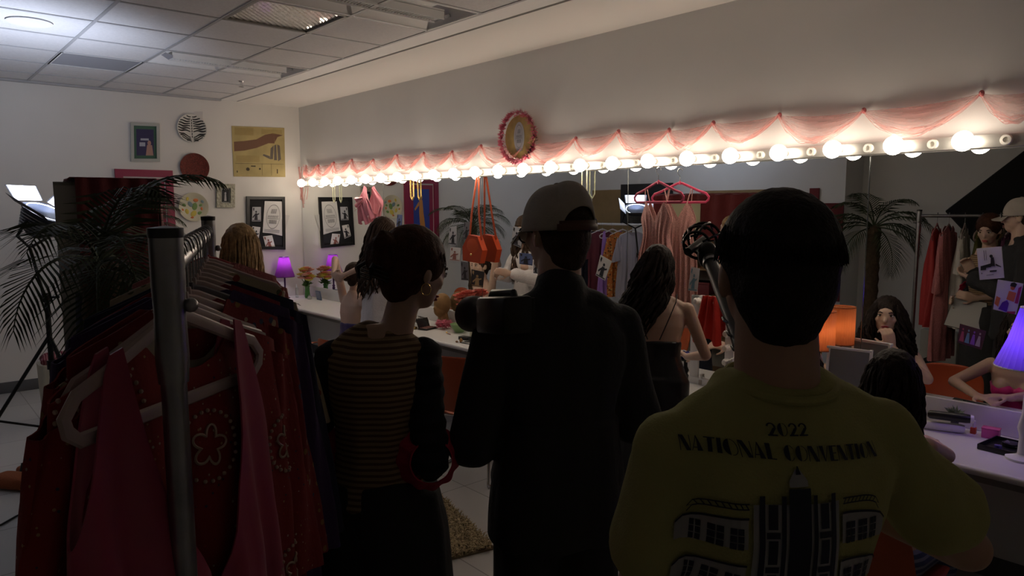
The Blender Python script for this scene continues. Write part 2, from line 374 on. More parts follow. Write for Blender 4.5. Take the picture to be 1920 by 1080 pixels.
ORD = 'first second third fourth fifth sixth seventh eighth ninth tenth eleventh twelfth thirteenth fourteenth fifteenth sixteenth seventeenth eighteenth nineteenth twentieth twenty-first twenty-second twenty-third twenty-fourth twenty-fifth twenty-sixth'.split()
bl = sorted([o for o in COL.objects if o.name.startswith('light_bulb')], key=lambda o: -o.location.y)
for k, o in enumerate(bl):
    del o['_k']; tag(o, 'lit round frosted bulb, %s from the far corner along the bar' % ORD[k], 'light bulb', 'lit bulbs of the mirror bar')
# ================================================================ people
SK = {}
def skin(key, c): return mat('skin_'+key, c, .5, var=.05, vs=12, bump=.04, bs=90, sub=.06)
def fr(c, n, sc, amp):
    return noise.noise(V((c.x*sc[0], c.y*sc[1], c.z*sc[2]))+V((n, n*1.7, n*.3)))*amp
def folds(seed, sc=(14, 14, 4), amp=.008):
    return lambda c, n: n*fr(c, seed, sc, amp)
class Fig:
    "one figure: joints in metres, +Y ahead, feet at z=0"
    def __init__(s, label, px, py, rot, H=1.7, lean=0, seat=None, hyaw=0, hpitch=0, hroll=0, arms=None, legs=None, female=False, skinm=None, group=None, wd=1.0, twist=0):
        s.root = thing('person', label, 'person', (px, py, 0), rot, group); s.female = female; s.k = H/1.75; k = s.k; s.wd = wd
        pz = .93*k if seat is None else seat+.09; s.pz = pz; s.skin = skinm
        Rl = rx3(-lean)@rz3(twist); s.Rl = Rl; P0 = V((0, 0, pz))
        up = lambda x, y, z: P0+Rl@V((x*k*wd, y*k, z*k))
        s.up = up; J = s.J = {}
        J['chest'] = up(0, 0, .36); J['neck'] = up(0, -.005, .53); J['head'] = up(0, .02, .715)
        sh = .185 if not female else .16; s.sh = sh
        for n, q in (('L', -1), ('R', 1)):
            J['sh'+n] = up(q*sh, -.005, .458); J['hip'+n] = V((q*.09*k, 0, pz-.03))
            a = (arms or {}).get(n)
            J['el'+n] = V(a[0]) if a else up(q*.25, -.03, .20); J['wr'+n] = V(a[1]) if a else J['el'+n]+V((0, .06, -.25))*k
            l = (legs or {}).get(n)
            if l: J['kn'+n], J['an'+n] = V(l[0]), V(l[1])
            elif seat is not None: J['kn'+n] = V((q*.12, .43, seat+.05)); J['an'+n] = V((q*.11, .40, .09))
            else: J['kn'+n] = V((q*.10*k, .015, .49*k)); J['an'+n] = V((q*.10*k, -.02, .085*k))
        s.Rh = rz3(hyaw)@rx3(hpitch)@ry3(hroll); s.hc = J['head']
        if lean: s.hc = J['neck']+(Rl.lerp(M.Identity(3), .35) if False else Rl)@V((0, .025, .185))*k
    def torso(s, m, inf=0, lo=-.10, hi=.56, sq=2.3):
        k = s.k; X = s.Rl@V((1, 0, 0)); Y = s.Rl@V((0, 1, 0)); f = s.female
        tab = [(-.12, .10, .08), (-.06, .165 if not f else .17, .115), (.02, .172, .122), (.10, .150 if not f else .145, .108), (.17, .140 if not f else .122, .098), (.26, .150 if not f else .128, .104), (.35, .172 if not f else .148, .114), (.43, .180 if not f else .152, .106), (.475, .150 if not f else .130, .088), (.515, .098 if not f else .088, .072), (.56, .066 if not f else .056, .060)]
        o = []
        for z, a, b in tab:
            if z < lo-1e-6 or z > hi+1e-6: continue
            o.append((s.up(0, 0, z), a*k*s.wd+inf, b*k+inf, X, Y))
        m.loft(o, 28, sq)
        if hi > .5:
            for q in (-1, 1): m.cone(s.up(q*.035, -.012, .515), s.up(q*s.sh*.85, -.008, .462), (.052 if not f else .042)*k+inf*.7, (.046 if not f else .038)*k+inf*.7)
    def head(s, m):
        k = s.k; c = s.hc; R = s.Rh; e = lambda p, r: m.ell(c+R@(V(p)*k), tuple(q*k for q in r), R, 20, 14)
        e((0, -.012, .03), (.076, .094, .088)); e((0, .02, -.02), (.064, .072, .085)); e((0, .045, -.075), (.042, .04, .03))
        e((0, .078, .01), (.045, .02, .05)); e((0, .10, -.022), (.011, .016, .014)); m.cone(c+R@(V((0, .088, .015))*k), c+R@(V((0, .104, -.02))*k), .008*k, .011*k)
        e((0, .082, -.06), (.024, .012, .012)); e((.04, .062, -.015), (.022, .02, .02)); e((-.04, .062, -.015), (.022, .02, .02))
        for q in (-1, 1): m.ell(c+R@(V((q*.078, -.008, -.005))*k), (.010*k, .020*k, .032*k), R@rz3(q*.35), 12, 8)
        m.cone(s.J['neck']-s.Rl@V((0, 0, .03))*k, c+R@V((0, -.015, -.03))*k, (.066 if not s.female else .052)*k, (.060 if not s.female else .047)*k, 16)
    def hand(s, m, w, d, nrm, curl=.5, k=None, side=1, spread=.0):
        "palm and five fingers; d = direction wrist to fingers, nrm = palm normal"
        k = k or s.k; d = V(d).normalized(); n = V(nrm); n = (n-d*n.dot(d)).normalized(); x = d.cross(n)*side; w = V(w)
        m.loft([(w+d*t*k, a*k, b*k, x, n) for t, a, b in ((-.02, .026, .021), (.01, .03, .018), (.045, .040, .016), (.08, .042, .014), (.092, .034, .010))], 14, 2.4)
        for i, (o, L) in enumerate(((-.031, .070), (-.0105, .080), (.0105, .075), (.031, .058))):
            p = w+(d*.085+x*o)*k; a = curl*.5; dd = d+x*spread*(o*12); dd.normalize()
            for sg in (.42, .33, .27):
                q = p+(dd*cos(a)+n*sin(a)).normalized()*L*sg*k; m.cone(p, q, .0085*k, .0075*k, 8); p = q; a += curl*.6
        p = w+(d*.025-x*.030)*k; q = p+(d*.6-x*.75+n*.25).normalized()*.042*k; m.cone(p, q, .011*k, .0095*k, 8); m.cone(q, q+(d*.9-x*.15+n*curl).normalized()*.032*k, .0095*k, .008*k, 8)
    def body(s, hands=None, vox=.008, bust=True, feet=True, legs=True):
        m = MB(); J = s.J; k = s.k; s.torso(m); s.head(m); f = .86 if s.female else 1
        if s.female and bust:
            for q in (-1, 1): m.ell(s.up(q*.07, .085, .345), .058*k)
        for n, q in (('L', -1), ('R', 1)):
            m.cone(s.up(q*.06, 0, .44), J['sh'+n], .05*k*f, .050*k*f); m.cone(J['sh'+n], J['el'+n], .050*k*f, .040*k*f); m.cone(J['el'+n], J['wr'+n], .041*k*f, .026*k*f)
            h = (hands or {}).get(n)
            if h: s.hand(m, J['wr'+n], *h, side=q)
            else: s.hand(m, J['wr'+n], J['wr'+n]-J['el'+n], V((-q, 0, 0)), .4, side=q)
            if legs:
                m.cone(J['hip'+n], J['kn'+n], .085*k, .056*k); m.cone(J['kn'+n], J['an'+n], .058*k, .036*k)
                m.cone(J['kn'+n].lerp(J['an'+n], .15)+V((0, -.015, 0)), J['kn'+n].lerp(J['an'+n], .5)+V((0, -.01, 0)), .05*k, .045*k)
            if feet: m.cone(J['an'+n]+V((0, -.03, -.045)), J['an'+n]+V((0, .14, -.055)), .032*k, .028*k)
        s.sk = m.build('body', s.skin, s.root, vox=vox, sm=3); return s.sk
    def tops(s, m, inf=.014, lo=-.06, hi=.52, sleeve=None, rs=1.0, cuff=0, open_=0):
        J = s.J; k = s.k; s.torso(m, inf, lo, hi)
        for n, q in (('L', -1), ('R', 1)):
            if not sleeve: continue
            a = .052*k*rs+inf; a0 = .048*k+inf*.7; m.cone(s.up(q*.05, 0, .44), J['sh'+n], .052*k+inf*.6, a0)
            if sleeve <= 1:
                e = J['sh'+n].lerp(J['el'+n], sleeve); m.cone(J['sh'+n], e, a0, a)
            else:
                m.cone(J['sh'+n], J['el'+n], a0, .042*k*rs+inf); e = J['el'+n].lerp(J['wr'+n], sleeve-1); m.cone(J['el'+n], e, .042*k*rs+inf, .033*k*rs+inf)
    def pants(s, m, inf=.014, wide=0, end=1.0):
        J = s.J; k = s.k; s.torso(m, inf, -.12, .12)
        for n in 'LR':
            m.cone(J['hip'+n], J['kn'+n], .088*k+inf, .06*k+inf+wide*.5); m.cone(J['kn'+n], J['kn'+n].lerp(J['an'+n], end), .06*k+inf+wide*.5, .045*k+inf+wide)
    def shoes(s, m_):
        for n in 'LR':
            a = s.J['an'+n]; m = MB(); m.cone(a+V((0, -.04, -.04)), a+V((0, .15, -.047)), .042, .036).cone(a+V((0, 0, 0)), a+V((0, -.02, -.04)), .042, .044)
            z0 = .003
            o = m.build('shoe', m_, s.root, vox=.008, sm=2)
            for v in o.data.vertices: v.co.z = max(v.co.z, z0)
    def face(s, lips=(.45, .09, .09), iris=(.06, .04, .03), brow=(.03, .02, .015)):
        k = s.k; c = s.hc; R = s.Rh; at = lambda p: c+R@(V(p)*k)
        ew = mat('eye_white', (.75, .73, .70), .15); ir = mat('iris_%d' % int(iris[0]*99), iris, .1); bl = mat('brow_%d' % int(brow[0]*999), brow, .8); lp = mat('lips_%d' % int(lips[0]*99), lips, .3)
        for q in (-1, 1):
            m = MB().ell(at((q*.031, .0865, .012)), (.0145*k, .008*k, .0065*k), R); e = m.build('eye', ew, s.root)
            MB().ell(at((q*.031, .0935, .012)), (.0062*k, .003*k, .0062*k), R).build('iris', ir, e)
            MB().ring([at((q*.016, .094, .029)), at((q*.032, .0945, .035)), at((q*.050, .082, .029))], [.0032*k, .0038*k, .0015*k], 8).build('eyebrow', bl, s.root)
            MB().ring([at((q*.016, .0935, .015)), at((q*.031, .0965, .0205)), at((q*.047, .085, .016))], [.001*k, .0022*k, .0018*k], 6).build('eyelash', bl, s.root)
        MB().ell(at((0, .0935, -.0555)), (.023*k, .0075*k, .0052*k), R).ell(at((0, .0925, -.0655)), (.019*k, .0085*k, .0068*k), R).build('lips', lp, s.root)
    def hair(s, m_, L=0, n=150, vol=.012, spread=.10, wave=.015, seed=1, name='hair', fringe=0, back=.0, tr=.0055, drop=0, frontcut=.35, shift=0):
        "cap of hair from the scalp plus long locks that fall from it"
        k = s.k; c = s.hc; R = s.Rh; rnd = random.Random(seed)
        m = MB(); m.ell(c+R@V((0, -.022, .04))*k, ((.078+vol)*k, (.092+vol)*k, (.085+vol)*k), R, 24, 16); m.ell(c+R@V((0, -.045, -.005-drop))*k, ((.068+vol)*k, (.062+vol)*k, (.075+vol)*k), R, 20, 12)
        if not L: m.ell(c+R@V((0, -.050, -.055))*k, (.058*k, .048*k, .055*k), R, 16, 10)
        if L: m.loft([(c+R@V((shift*t, -.035-back*t, .03))*k+V((0, 0, -L*t)), (.082+vol+spread*.35*t)*k, (.055+.01*t)*k, R@V((1, 0, 0)), R@V((0, 1, 0))) for t in (0, .2, .4, .6, .8, 1)], 20)
        o = m.build(name, m_, s.root, vox=.007, sm=2, disp=lambda p, nn: nn*(noise.noise(p*V((38, 38, 9)) if False else V((p.x*70, p.y*70, p.z*14)))*(.005 if L else .0022)))
        m = MB()
        for i in range(n):
            a = rnd.uniform(-pi*frontcut-.2, pi*(1+frontcut)+.2)+pi; el = rnd.uniform(.0, 1.25)
            d = V((cos(a)*cos(el), sin(a)*cos(el), sin(el))); p0 = c+R@V((d.x*(.078+vol), d.y*(.09+vol)-.02, .035+d.z*(.083+vol)))*k
            if not L:
                q = p0+R@V((d.x*.006, d.y*.006-.002, -.014))*k; m.ring([p0, p0.lerp(q, .5)+V((0, 0, .004)), q], [tr*.6, tr*.6, .0006], 5); continue
            pts = [p0]; ph = rnd.uniform(0, 6); ln = L*rnd.uniform(.75, 1.12)+(p0.z-c.z); ox = R@V((d.x, d.y, 0))
            for t in range(1, 12):
                u = t/11; r = (1+min(u*2.2, 1)*.12+spread*u*2.2)
                q = c+R@V((d.x*(.085+vol)*r+shift*u*1.3, (d.y*(.085+vol)-.02)*r-back*u, 0))*k; q.z = p0.z-ln*u**1.1; w_ = wave*min(1, u*2)
                q += V((sin(ph+u*13)*w_, cos(ph*1.3+u*11)*w_, 0)); pts.append(q)
            m.ring(pts, [tr*.5]+[tr*rnd.uniform(.8, 1.2)]*9+[tr*.7, tr*.2], 5)
        m.build('hair_strands', m_, o); return o
def hairm(key, c):
    m = mat('hair_'+key, c, .6, var=.35, vs=40, bump=.4, bs=160); m.node_tree.nodes['Principled BSDF'].inputs['Specular IOR Level'].default_value = .18; return m

def bvh(o): 
    me = o.data; return BVHTree.FromPolygons([v.co.copy() for v in me.vertices], [tuple(p.vertices) for p in me.polygons])
def decal(parent, name, tree, quads, m_, d=(0, 1, 0), org=-1.0, off=.0045):
    "print laid onto a garment: quads in (x,z), carried along d on to the cloth"
    d = V(d); mb = MB()
    for q in quads:
        a, b, c_, e = [V((p[0], p[1])) for p in q]; nu = max(1, int(max((b-a).length, (c_-e).length)/.007)); nv = max(1, int(max((e-a).length, (c_-b).length)/.007)); pts = []
        ok = True
        for j in range(nv+1):
            for i in range(nu+1):
                u, v = i/nu, j/nv; p = a*(1-u)*(1-v)+b*u*(1-v)+c_*u*v+e*(1-u)*v
                h = tree.ray_cast(V((p.x, 0, p.y))+d*org, d, 3)
                if h[0] is None: ok = False; break
                pts.append(h[0]-d*off)
            if not ok: break
        if ok: mb.add(pts, [(j*(nu+1)+i, j*(nu+1)+i+1, (j+1)*(nu+1)+i+1, (j+1)*(nu+1)+i) for j in range(nv) for i in range(nu)])
    return mb.build(name, m_, parent, smooth=True)
# letters of the print: thick and hair strokes in a unit box (x 0..w, y 0..1)
def _r(x0, y0, x1, y1): return [(x0, y0), (x1, y0), (x1, y1), (x0, y1)]
def _arc(cx_, cy_, rx, ry, a0, a1, th, n=8):
    o = []
    for i in range(n):
        p, q = a0+(a1-a0)*i/n, a0+(a1-a0)*(i+1)/n
        o.append([(cx_+rx*cos(p), cy_+ry*sin(p)), (cx_+rx*cos(q), cy_+ry*sin(q)), (cx_+(rx-th)*cos(q), cy_+(ry-th*.6)*sin(q)), (cx_+(rx-th)*cos(p), cy_+(ry-th*.6)*sin(p))])
    return o
def _half(cx_, cy_, rx, ry, a0, a1, n=8):
    return [[(cx_, cy_+ry*sin(a0+(a1-a0)*i/n)), (cx_+rx*cos(a0+(a1-a0)*i/n), cy_+ry*sin(a0+(a1-a0)*i/n)), (cx_+rx*cos(a0+(a1-a0)*(i+1)/n), cy_+ry*sin(a0+(a1-a0)*(i+1)/n)), (cx_, cy_+ry*sin(a0+(a1-a0)*(i+1)/n))] for i in range(n)]
def _sl(x0, x1, xw): return [(x0, 0), (x0+xw, 0), (x1+xw, 1), (x1, 1)]
GL = {'N': (.85, [_r(0, 0, .06, 1), [(.0, 1), (.34, 1), (.85, 0), (.51, 0)], _r(.79, 0, .85, 1)]),
      'A': (.85, [_sl(0, .36, .06), [(.36, 1), (.42, 1), (.85, 0), (.45, 0)], _r(.12, .2, .5, .26)]),
      'T': (.8, [_r(0, .93, .8, 1), _r(.25, 0, .58, .93)]), 'I': (.36, [_r(.02, 0, .34, 1)]),
      'O': (.95, _half(.42, .5, .42, .5, pi/2, 3*pi/2)+_arc(.5, .5, .45, .5, -pi/2, pi/2, .06)),
      'L': (.66, [_r(0, 0, .34, 1), _r(.34, 0, .66, .07)]), 'C': (.8, _half(.42, .5, .42, .5, pi/2, 3*pi/2)+_arc(.46, .5, .34, .5, .6, pi/2, .06)+_arc(.46, .5, .34, .5, -pi/2, -.6, .06)),
      'V': (.85, [[(0, 1), (.38, 1), (.5, 0), (.42, 0)], [(.79, 1), (.85, 1), (.5, 0), (.44, 0)]]),
      'E': (.7, [_r(0, 0, .34, 1), _r(.34, .93, .7, 1), _r(.34, .48, .62, .54), _r(.34, 0, .7, .07)]),
      '2': (.75, _arc(.37, .68, .36, .32, -.3, pi*.95, .16)+[[(.0, .0), (.3, .0), (.74, .58), (.5, .62)], _r(0, 0, .75, .12)]),
      '0': (.8, _half(.36, .5, .36, .5, pi/2, 3*pi/2)+_arc(.42, .5, .38, .5, -pi/2, pi/2, .06)),
      'P': (.7, [_r(0, 0, .2, 1)]+_arc(.3, .72, .4, .28, -pi/2, pi/2, .16)), ' ': (.4, [])}
def word(t, xc, z0, h, gap=.09, cx_=1.0, skew=0):
    W = sum(GL[c_][0]+gap for c_ in t)*h*cx_; x = xc-W/2; o = []
    for c_ in t:
        w_, qs = GL[c_]
        for q in qs: o.append([(x+p[0]*h*cx_, z0+p[1]*h+skew*(x+p[0]*h*cx_-xc)) for p in q])
        x += (w_+gap)*h*cx_
    return o
def gp(px, d):
    p = dep(px, 540, d); return p.x, p.y
sk1 = skin('fair', (.50, .33, .25)); sk2 = skin('light', (.56, .38, .29)); sk3 = skin('tan', (.40, .24, .16))
blk = mat('black_cloth', (.020, .020, .022), .85, bump=.25, bs=70)
navy = mat('navy_cloth', (.014, .016, .03), .85, bump=.25, bs=70)
shoe_b = mat('black_leather', (.02, .02, .02), .4)

# ---- man in the yellow convention shirt
x, y = gp(1462, 1.12)
A = Fig('short-haired person in a yellow National Convention T-shirt, back to us at right', x, y, -.50, H=1.80, wd=.95, hyaw=-.2,
        arms={'R': ((.41, .02, 1.19), (.30, .36, 1.20)), 'L': ((-.20, .05, 1.18), (-.05, .35, 1.22))}, skinm=sk3)
A.body(hands={'R': (V((-.7, .6, .1)), V((-.3, -.3, 1)), 1.0), 'L': (V((.6, .7, .2)), V((.3, -.3, 1)), 1.0)}, vox=.007)
yel = mat('yellow_cotton', (.35, .335, .12), .9, var=.06, vs=6, bump=.25, bs=260)
m = MB(); A.tops(m, .019, -.12, .56, sleeve=.66, rs=1.12)
shirt = m.build('t_shirt', yel, A.root, vox=.008, sm=4, disp=lambda c_, n: n*(fr(c_, 3, (9, 9, 2.2), .016)+fr(c_, 9, (22, 22, 7), .004)))
m = MB(); N0 = A.J['neck']; m.ring([N0+V((.083*cos(a), .080*sin(a)-.004, (.026+.012*sin(a)))) for a in [2*pi*i/32 for i in range(33)]], .007, 8); m.build('neck_rib', yel, shirt)
tr = bvh(shirt); zt = A.up(0, 0, .500).z; x0 = -.040
ink = mat('print_ink_navy', (.010, .012, .030), .7); inkw = mat('print_ink_grey', (.30, .30, .30), .7)
decal(shirt, 'print_year', tr, word('2022', x0, zt-.002, .017), ink)
decal(shirt, 'print_lettering', tr, word('NATIONAL CONVENTION', x0, zt-.034, .0205, cx_=.92, skew=-.07), ink)
q = []; w_ = []
zt0 = zt-.048; zb = zt-.42
w_ += [_r(x0-.065, zb, x0+.065, zt0-.045), _r(x0-.014, zt0-.02, x0+.014, zt0-.012)]
w_ += [[(x0-.014, zt0-.012), (x0+.014, zt0-.012), (x0+.003, zt0+.004), (x0-.003, zt0+.004)]]
q += [_r(x0-.016, zb, x0+.016, zt0-.022), [(x0-.004, zt0-.003), (x0+.004, zt0-.003), (x0+.001, zt0+.008), (x0-.001, zt0+.008)]]
for s in (-1, 1):
    for a, b, t_ in ((.020, .026, -.032), (.031, .044, -.04), (.049, .057, -.032)):
        u0, u1 = sorted((x0+s*a, x0+s*b))
        if a == .031:
            for j in range(8):
                zc_ = zt0-.045-j*.052; q += [_r(u0, zc_-.036, u1, zc_)]+[_r(u0-.003, zc_-.049, u1+.003, zc_-.040)]
        else: q += [_r(u0, zb, u1, zt0+t_)]
    for j in range(5):
        zz = zt0-.085-j*.072
        fan = []
        for k_ in range(8):
            a0, a1 = k_/8, (k_+1)/8; f0, f1 = .022*math.sqrt(max(0, 1-a0**2)), .022*math.sqrt(max(0, 1-a1**2))
            xa, xb = x0+s*(.072+a0*.085), x0+s*(.072+a1*.085)
            fan += [[(xa, zz+f0), (xb, zz+f1), (xb, zz+f1-.0035), (xa, zz+f0-.0035)]]
            w_ += [[(xa, zz+f0-.004), (xb, zz+f1-.004), (xb, zz-.032+f1*.3), (xa, zz-.032+f0*.3)]]
        q += fan
        for a, b in ((.078, .096), (.101, .119), (.124, .138)):
            for r_ in range(3):
                for c2 in range(2):
                    wx = (b-a)/2; u = sorted((x0+s*(a+c2*wx+.0008), x0+s*(a+(c2+1)*wx-.0008))); q += [_r(u[0], zz-.026+r_*.011, u[1], zz-.0165+r_*.011)]
    for k_ in range(10):
        a0, a1 = k_/10, (k_+1)/10; g0, g1 = [.018*math.sqrt(max(0, 1-a_**4)) for a_ in (a0, a1)]
        xa, xb = x0+s*(.072+a0*.07), x0+s*(.072+a1*.07); z_ = zt0-.060
        q += [[(xa, z_+g0), (xb, z_+g1), (xb, z_+g1-.002), (xa, z_+g0-.002)], [(xa, z_+g0-.008), (xb, z_+g1-.008), (xb, z_+g1-.010), (xa, z_+g0-.010)], [(xa, z_+g0-.009), (xa+s*.002, z_+g0-.009), (xb, z_+g1), (xb-s*.002, z_+g1)]]
decal(shirt, 'print_building_grey', tr, w_, inkw)
decal(shirt, 'print_building_navy', tr, q, ink, off=.0062)
m = MB(); A.pants(m, .012, .01); m.build('trousers', mat('burgundy_cloth', (.10, .02, .025), .85, bump=.2, bs=80), A.root, vox=.010, sm=3)
A.shoes(shoe_b)
hb = hairm('near_black', (.014, .011, .010))
A.hair(hb, L=0, n=5200, vol=.010, seed=4, tr=.0014, frontcut=.5)

# ---- man in cap with the camcorder
x, y = gp(1047, 2.12)
B = Fig('person in a grey baseball cap, glasses and long black jacket, filming', x, y, -.42, H=1.83, wd=1.0, hyaw=.30, hpitch=-.06, skinm=sk2,
        arms={'L': ((-.265, .0, 1.11), (-.14, .27, 1.29)), 'R': ((.28, .02, 1.12), (.04, .30, 1.26))})
B.body(hands={'L': (V((.1, .5, .8)), V((1, .1, 0)), .9), 'R': (V((-.75, .6, .2)), V((-.3, -.2, .9)), .8)}, vox=.008)
m = MB(); B.tops(m, .024, -.12, .53, sleeve=1.92, rs=1.15)
X_, Y_ = V((1, 0, 0)), V((0, 1, 0)); pz = B.pz
m.loft([(V((0, 0, pz+d_)), a_, b_, X_, Y_) for d_, a_, b_ in ((-.17, .215, .16), (-.08, .21, .155), (.05, .20, .15), (.2, .185, .14))], 28, 2.4)
m.cone(B.J['neck']+V((0, -.01, -.02)), B.J['neck']+V((0, -.012, .035)), .088, .080, 20)
jk = m.build('jacket', blk, B.root, vox=.010, sm=3, disp=folds(5, (12, 12, 3.5), .012))
m = MB(); B.pants(m, .022, .03); m.build('trousers', blk, B.root, vox=.012, sm=3, disp=folds(8, (10, 10, 3), .01)); B.shoes(shoe_b)
hbr = hairm('brown', (.045, .026, .016))
B.hair(hbr, L=0, n=2600, vol=.006, seed=6, tr=.0016, frontcut=.5)
k = B.k; hc, Rh = B.hc, B.Rh; at = lambda p: hc+Rh@(V(p)*k)
m = MB()   # cap crown: shell with an arched opening at the back
def crown(u, v, r=0):
    a = 2*pi*u; e = v*pi/2; z = sin(e)
    bz = .012
    back = max(0, cos(a+pi/2)) if False else max(0, -sin(a))
    lift = 0
    d_ = abs(((a-1.5*pi+pi) % (2*pi))-pi)
    if d_ < .62: lift = .062*math.sqrt(max(0, 1-(d_/.62)**2))
    zz = bz+lift*(1-v)+(.128-lift*(1-v)*.0)*z*(1-.0)
    return at((.099*cos(a)*cos(e)**.75, (.112*sin(a))*cos(e)**.75-.012, zz if v > 0 else bz+lift))
m.grid(crown, 96, 20, closeu=True)
capm = mat('grey_cap_cotton', (.42, .38, .33), .9, var=.08, vs=15, bump=.3, bs=300)
cp = m.build('baseball_cap', capm, B.root, solid=.004, auto=False)
m = MB()
def brim(u, v): a = (u-.5)*1.9+pi/2; r = 1+v*.62; q_ = V((.098*cos(a)*(1+v*.10), .110*sin(a)*r-.010, .016-v*.022-.02*abs(cos(a))*v)); return at(q_)
m.grid(brim, 24, 8); m.build('brim', mat('cap_brim', (.32, .29, .25), .9, bump=.2, bs=200), cp, solid=.005)
MB().ell(at((0, -.012, .141)), (.010, .010, .006)).build('button', mat('cap_brim'), cp)
MB().ring([at((.103*cos(a), .115*sin(a)-.012, .018)) for a in [1.5*pi+(i/12-.5)*1.5 for i in range(13)]], .009, 8, flat=.25, up=(1, 0, 0)).grid(lambda u, v: at((.101*cos(1.5*pi+(u-.5)*1.4), .114*sin(1.5*pi+(u-.5)*1.4)-.012, .012+.024*v)), 14, 1).build('strap', mat('cap_leather_strap', (.09, .035, .02), .6), cp, solid=.002)
MB().ring([at((.062+.012*cos(a), -.098+.006*cos(a), .026+.016*sin(a))) for a in [2*pi*i/12 for i in range(13)]], .0018, 6).build('buckle', steel, cp)
m = MB()
for s in (-1, 1):
    m.ring([at((s*.034+.026*cos(a), .104-.004*abs(cos(a)), .004+.023*sin(a))) for a in [2*pi*i/20 for i in range(21)]], .0028, 6)
    m.ring([at((s*.060, .100, .012)), at((s*.078, .06, .014)), at((s*.082, .005, .012)), at((s*.080, -.02, -.008))], .0028, 6)
m.ring([at((-.009, .104, .010)), at((0, .106, .013)), at((.009, .104, .010))], .0025, 6)
gl = m.build('glasses', mat('black_acetate', (.01, .01, .012), .2), B.root)
m = MB()
for s in (-1, 1): m.ell(at((s*.034, .103, .004)), (.025*k, .0015, .022*k), Rh, 20, 8)
m.build('lens', mat('clear_lens', (.9, .95, .95), .02, trans=1, alpha=.25), gl); B.face(lips=(.3, .13, .11))

# ---- woman in the striped top
x, y = gp(701, 2.05)
Cc = Fig('woman with auburn bun and claw clip in a striped top with dark sleeves', x, y, -.74, H=1.72, hyaw=-.78, hpitch=-.30, female=True, skinm=sk2, lean=.10, wd=.84,
         arms={'L': ((-.215, .02, 1.09), (-.07, .21, 1.02)), 'R': ((.165, -.08, 1.09), (.09, .14, 1.06))})
Cc.hc += V((.105, 0, .0)); Cc.J['neck'] += V((.045, 0, 0)); Cc.J['head'] = Cc.hc
Cc.body(hands={'L': (V((.5, .8, .1)), V((1, 0, 0)), .7), 'R': (V((-.3, .9, .2)), V((-1, 0, 0)), .7)}, vox=.008)
strp = stripes('tan_brown_stripes', (.30, .21, .12), (.12, .065, .035), 2, .016, .55, .9)
m = MB(); Cc.torso(m, .020, -.03, .52)
for n_ in 'LR': m.cone(Cc.up(0, 0, .45), Cc.J['sh'+n_].lerp(Cc.up(0, 0, .45), .12), .06, .058)
vest = m.build('striped_top', strp, Cc.root, vox=.008, sm=3, disp=folds(2, (16, 16, 5), .006))
slv = stripes('navy_ribbed_sleeve', (.014, .014, .022), (.008, .008, .012), 2, .05, .5, .9)
for n_, q_ in (('L', -1), ('R', 1)):
    J = Cc.J; m = MB(); m.cone(J['sh'+n_], J['el'+n_], .056, .056); m.cone(J['el'+n_], J['el'+n_].lerp(J['wr'+n_], .30), .056, .052)
    sl = m.build('sleeve', slv, Cc.root, vox=.008, sm=3, disp=lambda c_, n: n*(sin(c_.z*160)*.0022+fr(c_, 4, (15, 15, 12), .008)))
    e = J['el'+n_].lerp(J['wr'+n_], .02); a_ = (J['wr'+n_]-J['el'+n_]).normalized(); u = V((0, 0, 1)); u = (u-a_*u.dot(a_)).normalized(); v_ = a_.cross(u)
    m = MB().grid(lambda s_, t_: e+a_*(-.03+.06*t_)+(u*cos(2*pi*s_)+v_*sin(2*pi*s_))*(.060+.032*t_**1.5+.004*sin(s_*2*pi*11)*t_), 88, 8, closeu=True)
    m.build('flared_cuff', mat('crimson_frill', (.50, .02, .07), .8, bump=.4, bs=120), sl, solid=.004)
m = MB(); Cc.pants(m, .028, .06, .96); m.loft([(V((0, 0, Cc.pz+d_)), a_, b_, X_, Y_) for d_, a_, b_ in ((-.45, .235, .17), (-.25, .22, .165), (-.05, .205, .155), (.07, .175, .135))], 28, 2.3)
m.build('trousers', blk, Cc.root, vox=.012, sm=3, disp=folds(11, (11, 11, 2.2), .016)); Cc.shoes(shoe_b)
aub = hairm('auburn', (.060, .022, .012))
ho = Cc.hair(aub, L=0, n=700, vol=.016, seed=8, tr=.0012)
at = lambda p: Cc.hc+Cc.Rh@(V(p)*Cc.k)
m = MB().ell(at((-.01, -.115, .02)), (.058, .05, .066), Cc.Rh).ell(at((.01, -.135, .05)), (.035, .035, .04), Cc.Rh)
m.build('bun', aub, ho, vox=.006, sm=1, disp=lambda c_, n: n*noise.noise(V((c_.x*60, c_.y*60, c_.z*25)))*.008)
cl = MB(); at0 = at; at = lambda p, f_=at0: f_((p[0], p[1]+.022, p[2]*.8-.045))
for s in (-1, 1):
    cl.ring([at((s*.015-.02, -.165, .055)), at((s*.035-.02, -.185, .02)), at((s*.03-.02, -.175, -.02))], [.006, .008, .003], 8)
    for j in range(4): cl.ring([at((s*.033-.02, -.182, .035-j*.014)), at((s*.048-.02, -.165, .033-j*.014)), at((s*.05-.02, -.13, .03-j*.014))], .0028, 6)
at = at0; cl.build('hair_claw', mat('black_plastic'), ho); Cc.face()
m = MB()
for s in (-1, 1): m.ring([at((s*.080, -.005+.018*sin(a), -.05+.018*cos(a))) for a in [2*pi*i/14 for i in range(15)]], .0014, 6)
m.build('hoop_earrings', mat('gold', (.8, .55, .2), .2, metal=1), Cc.root)

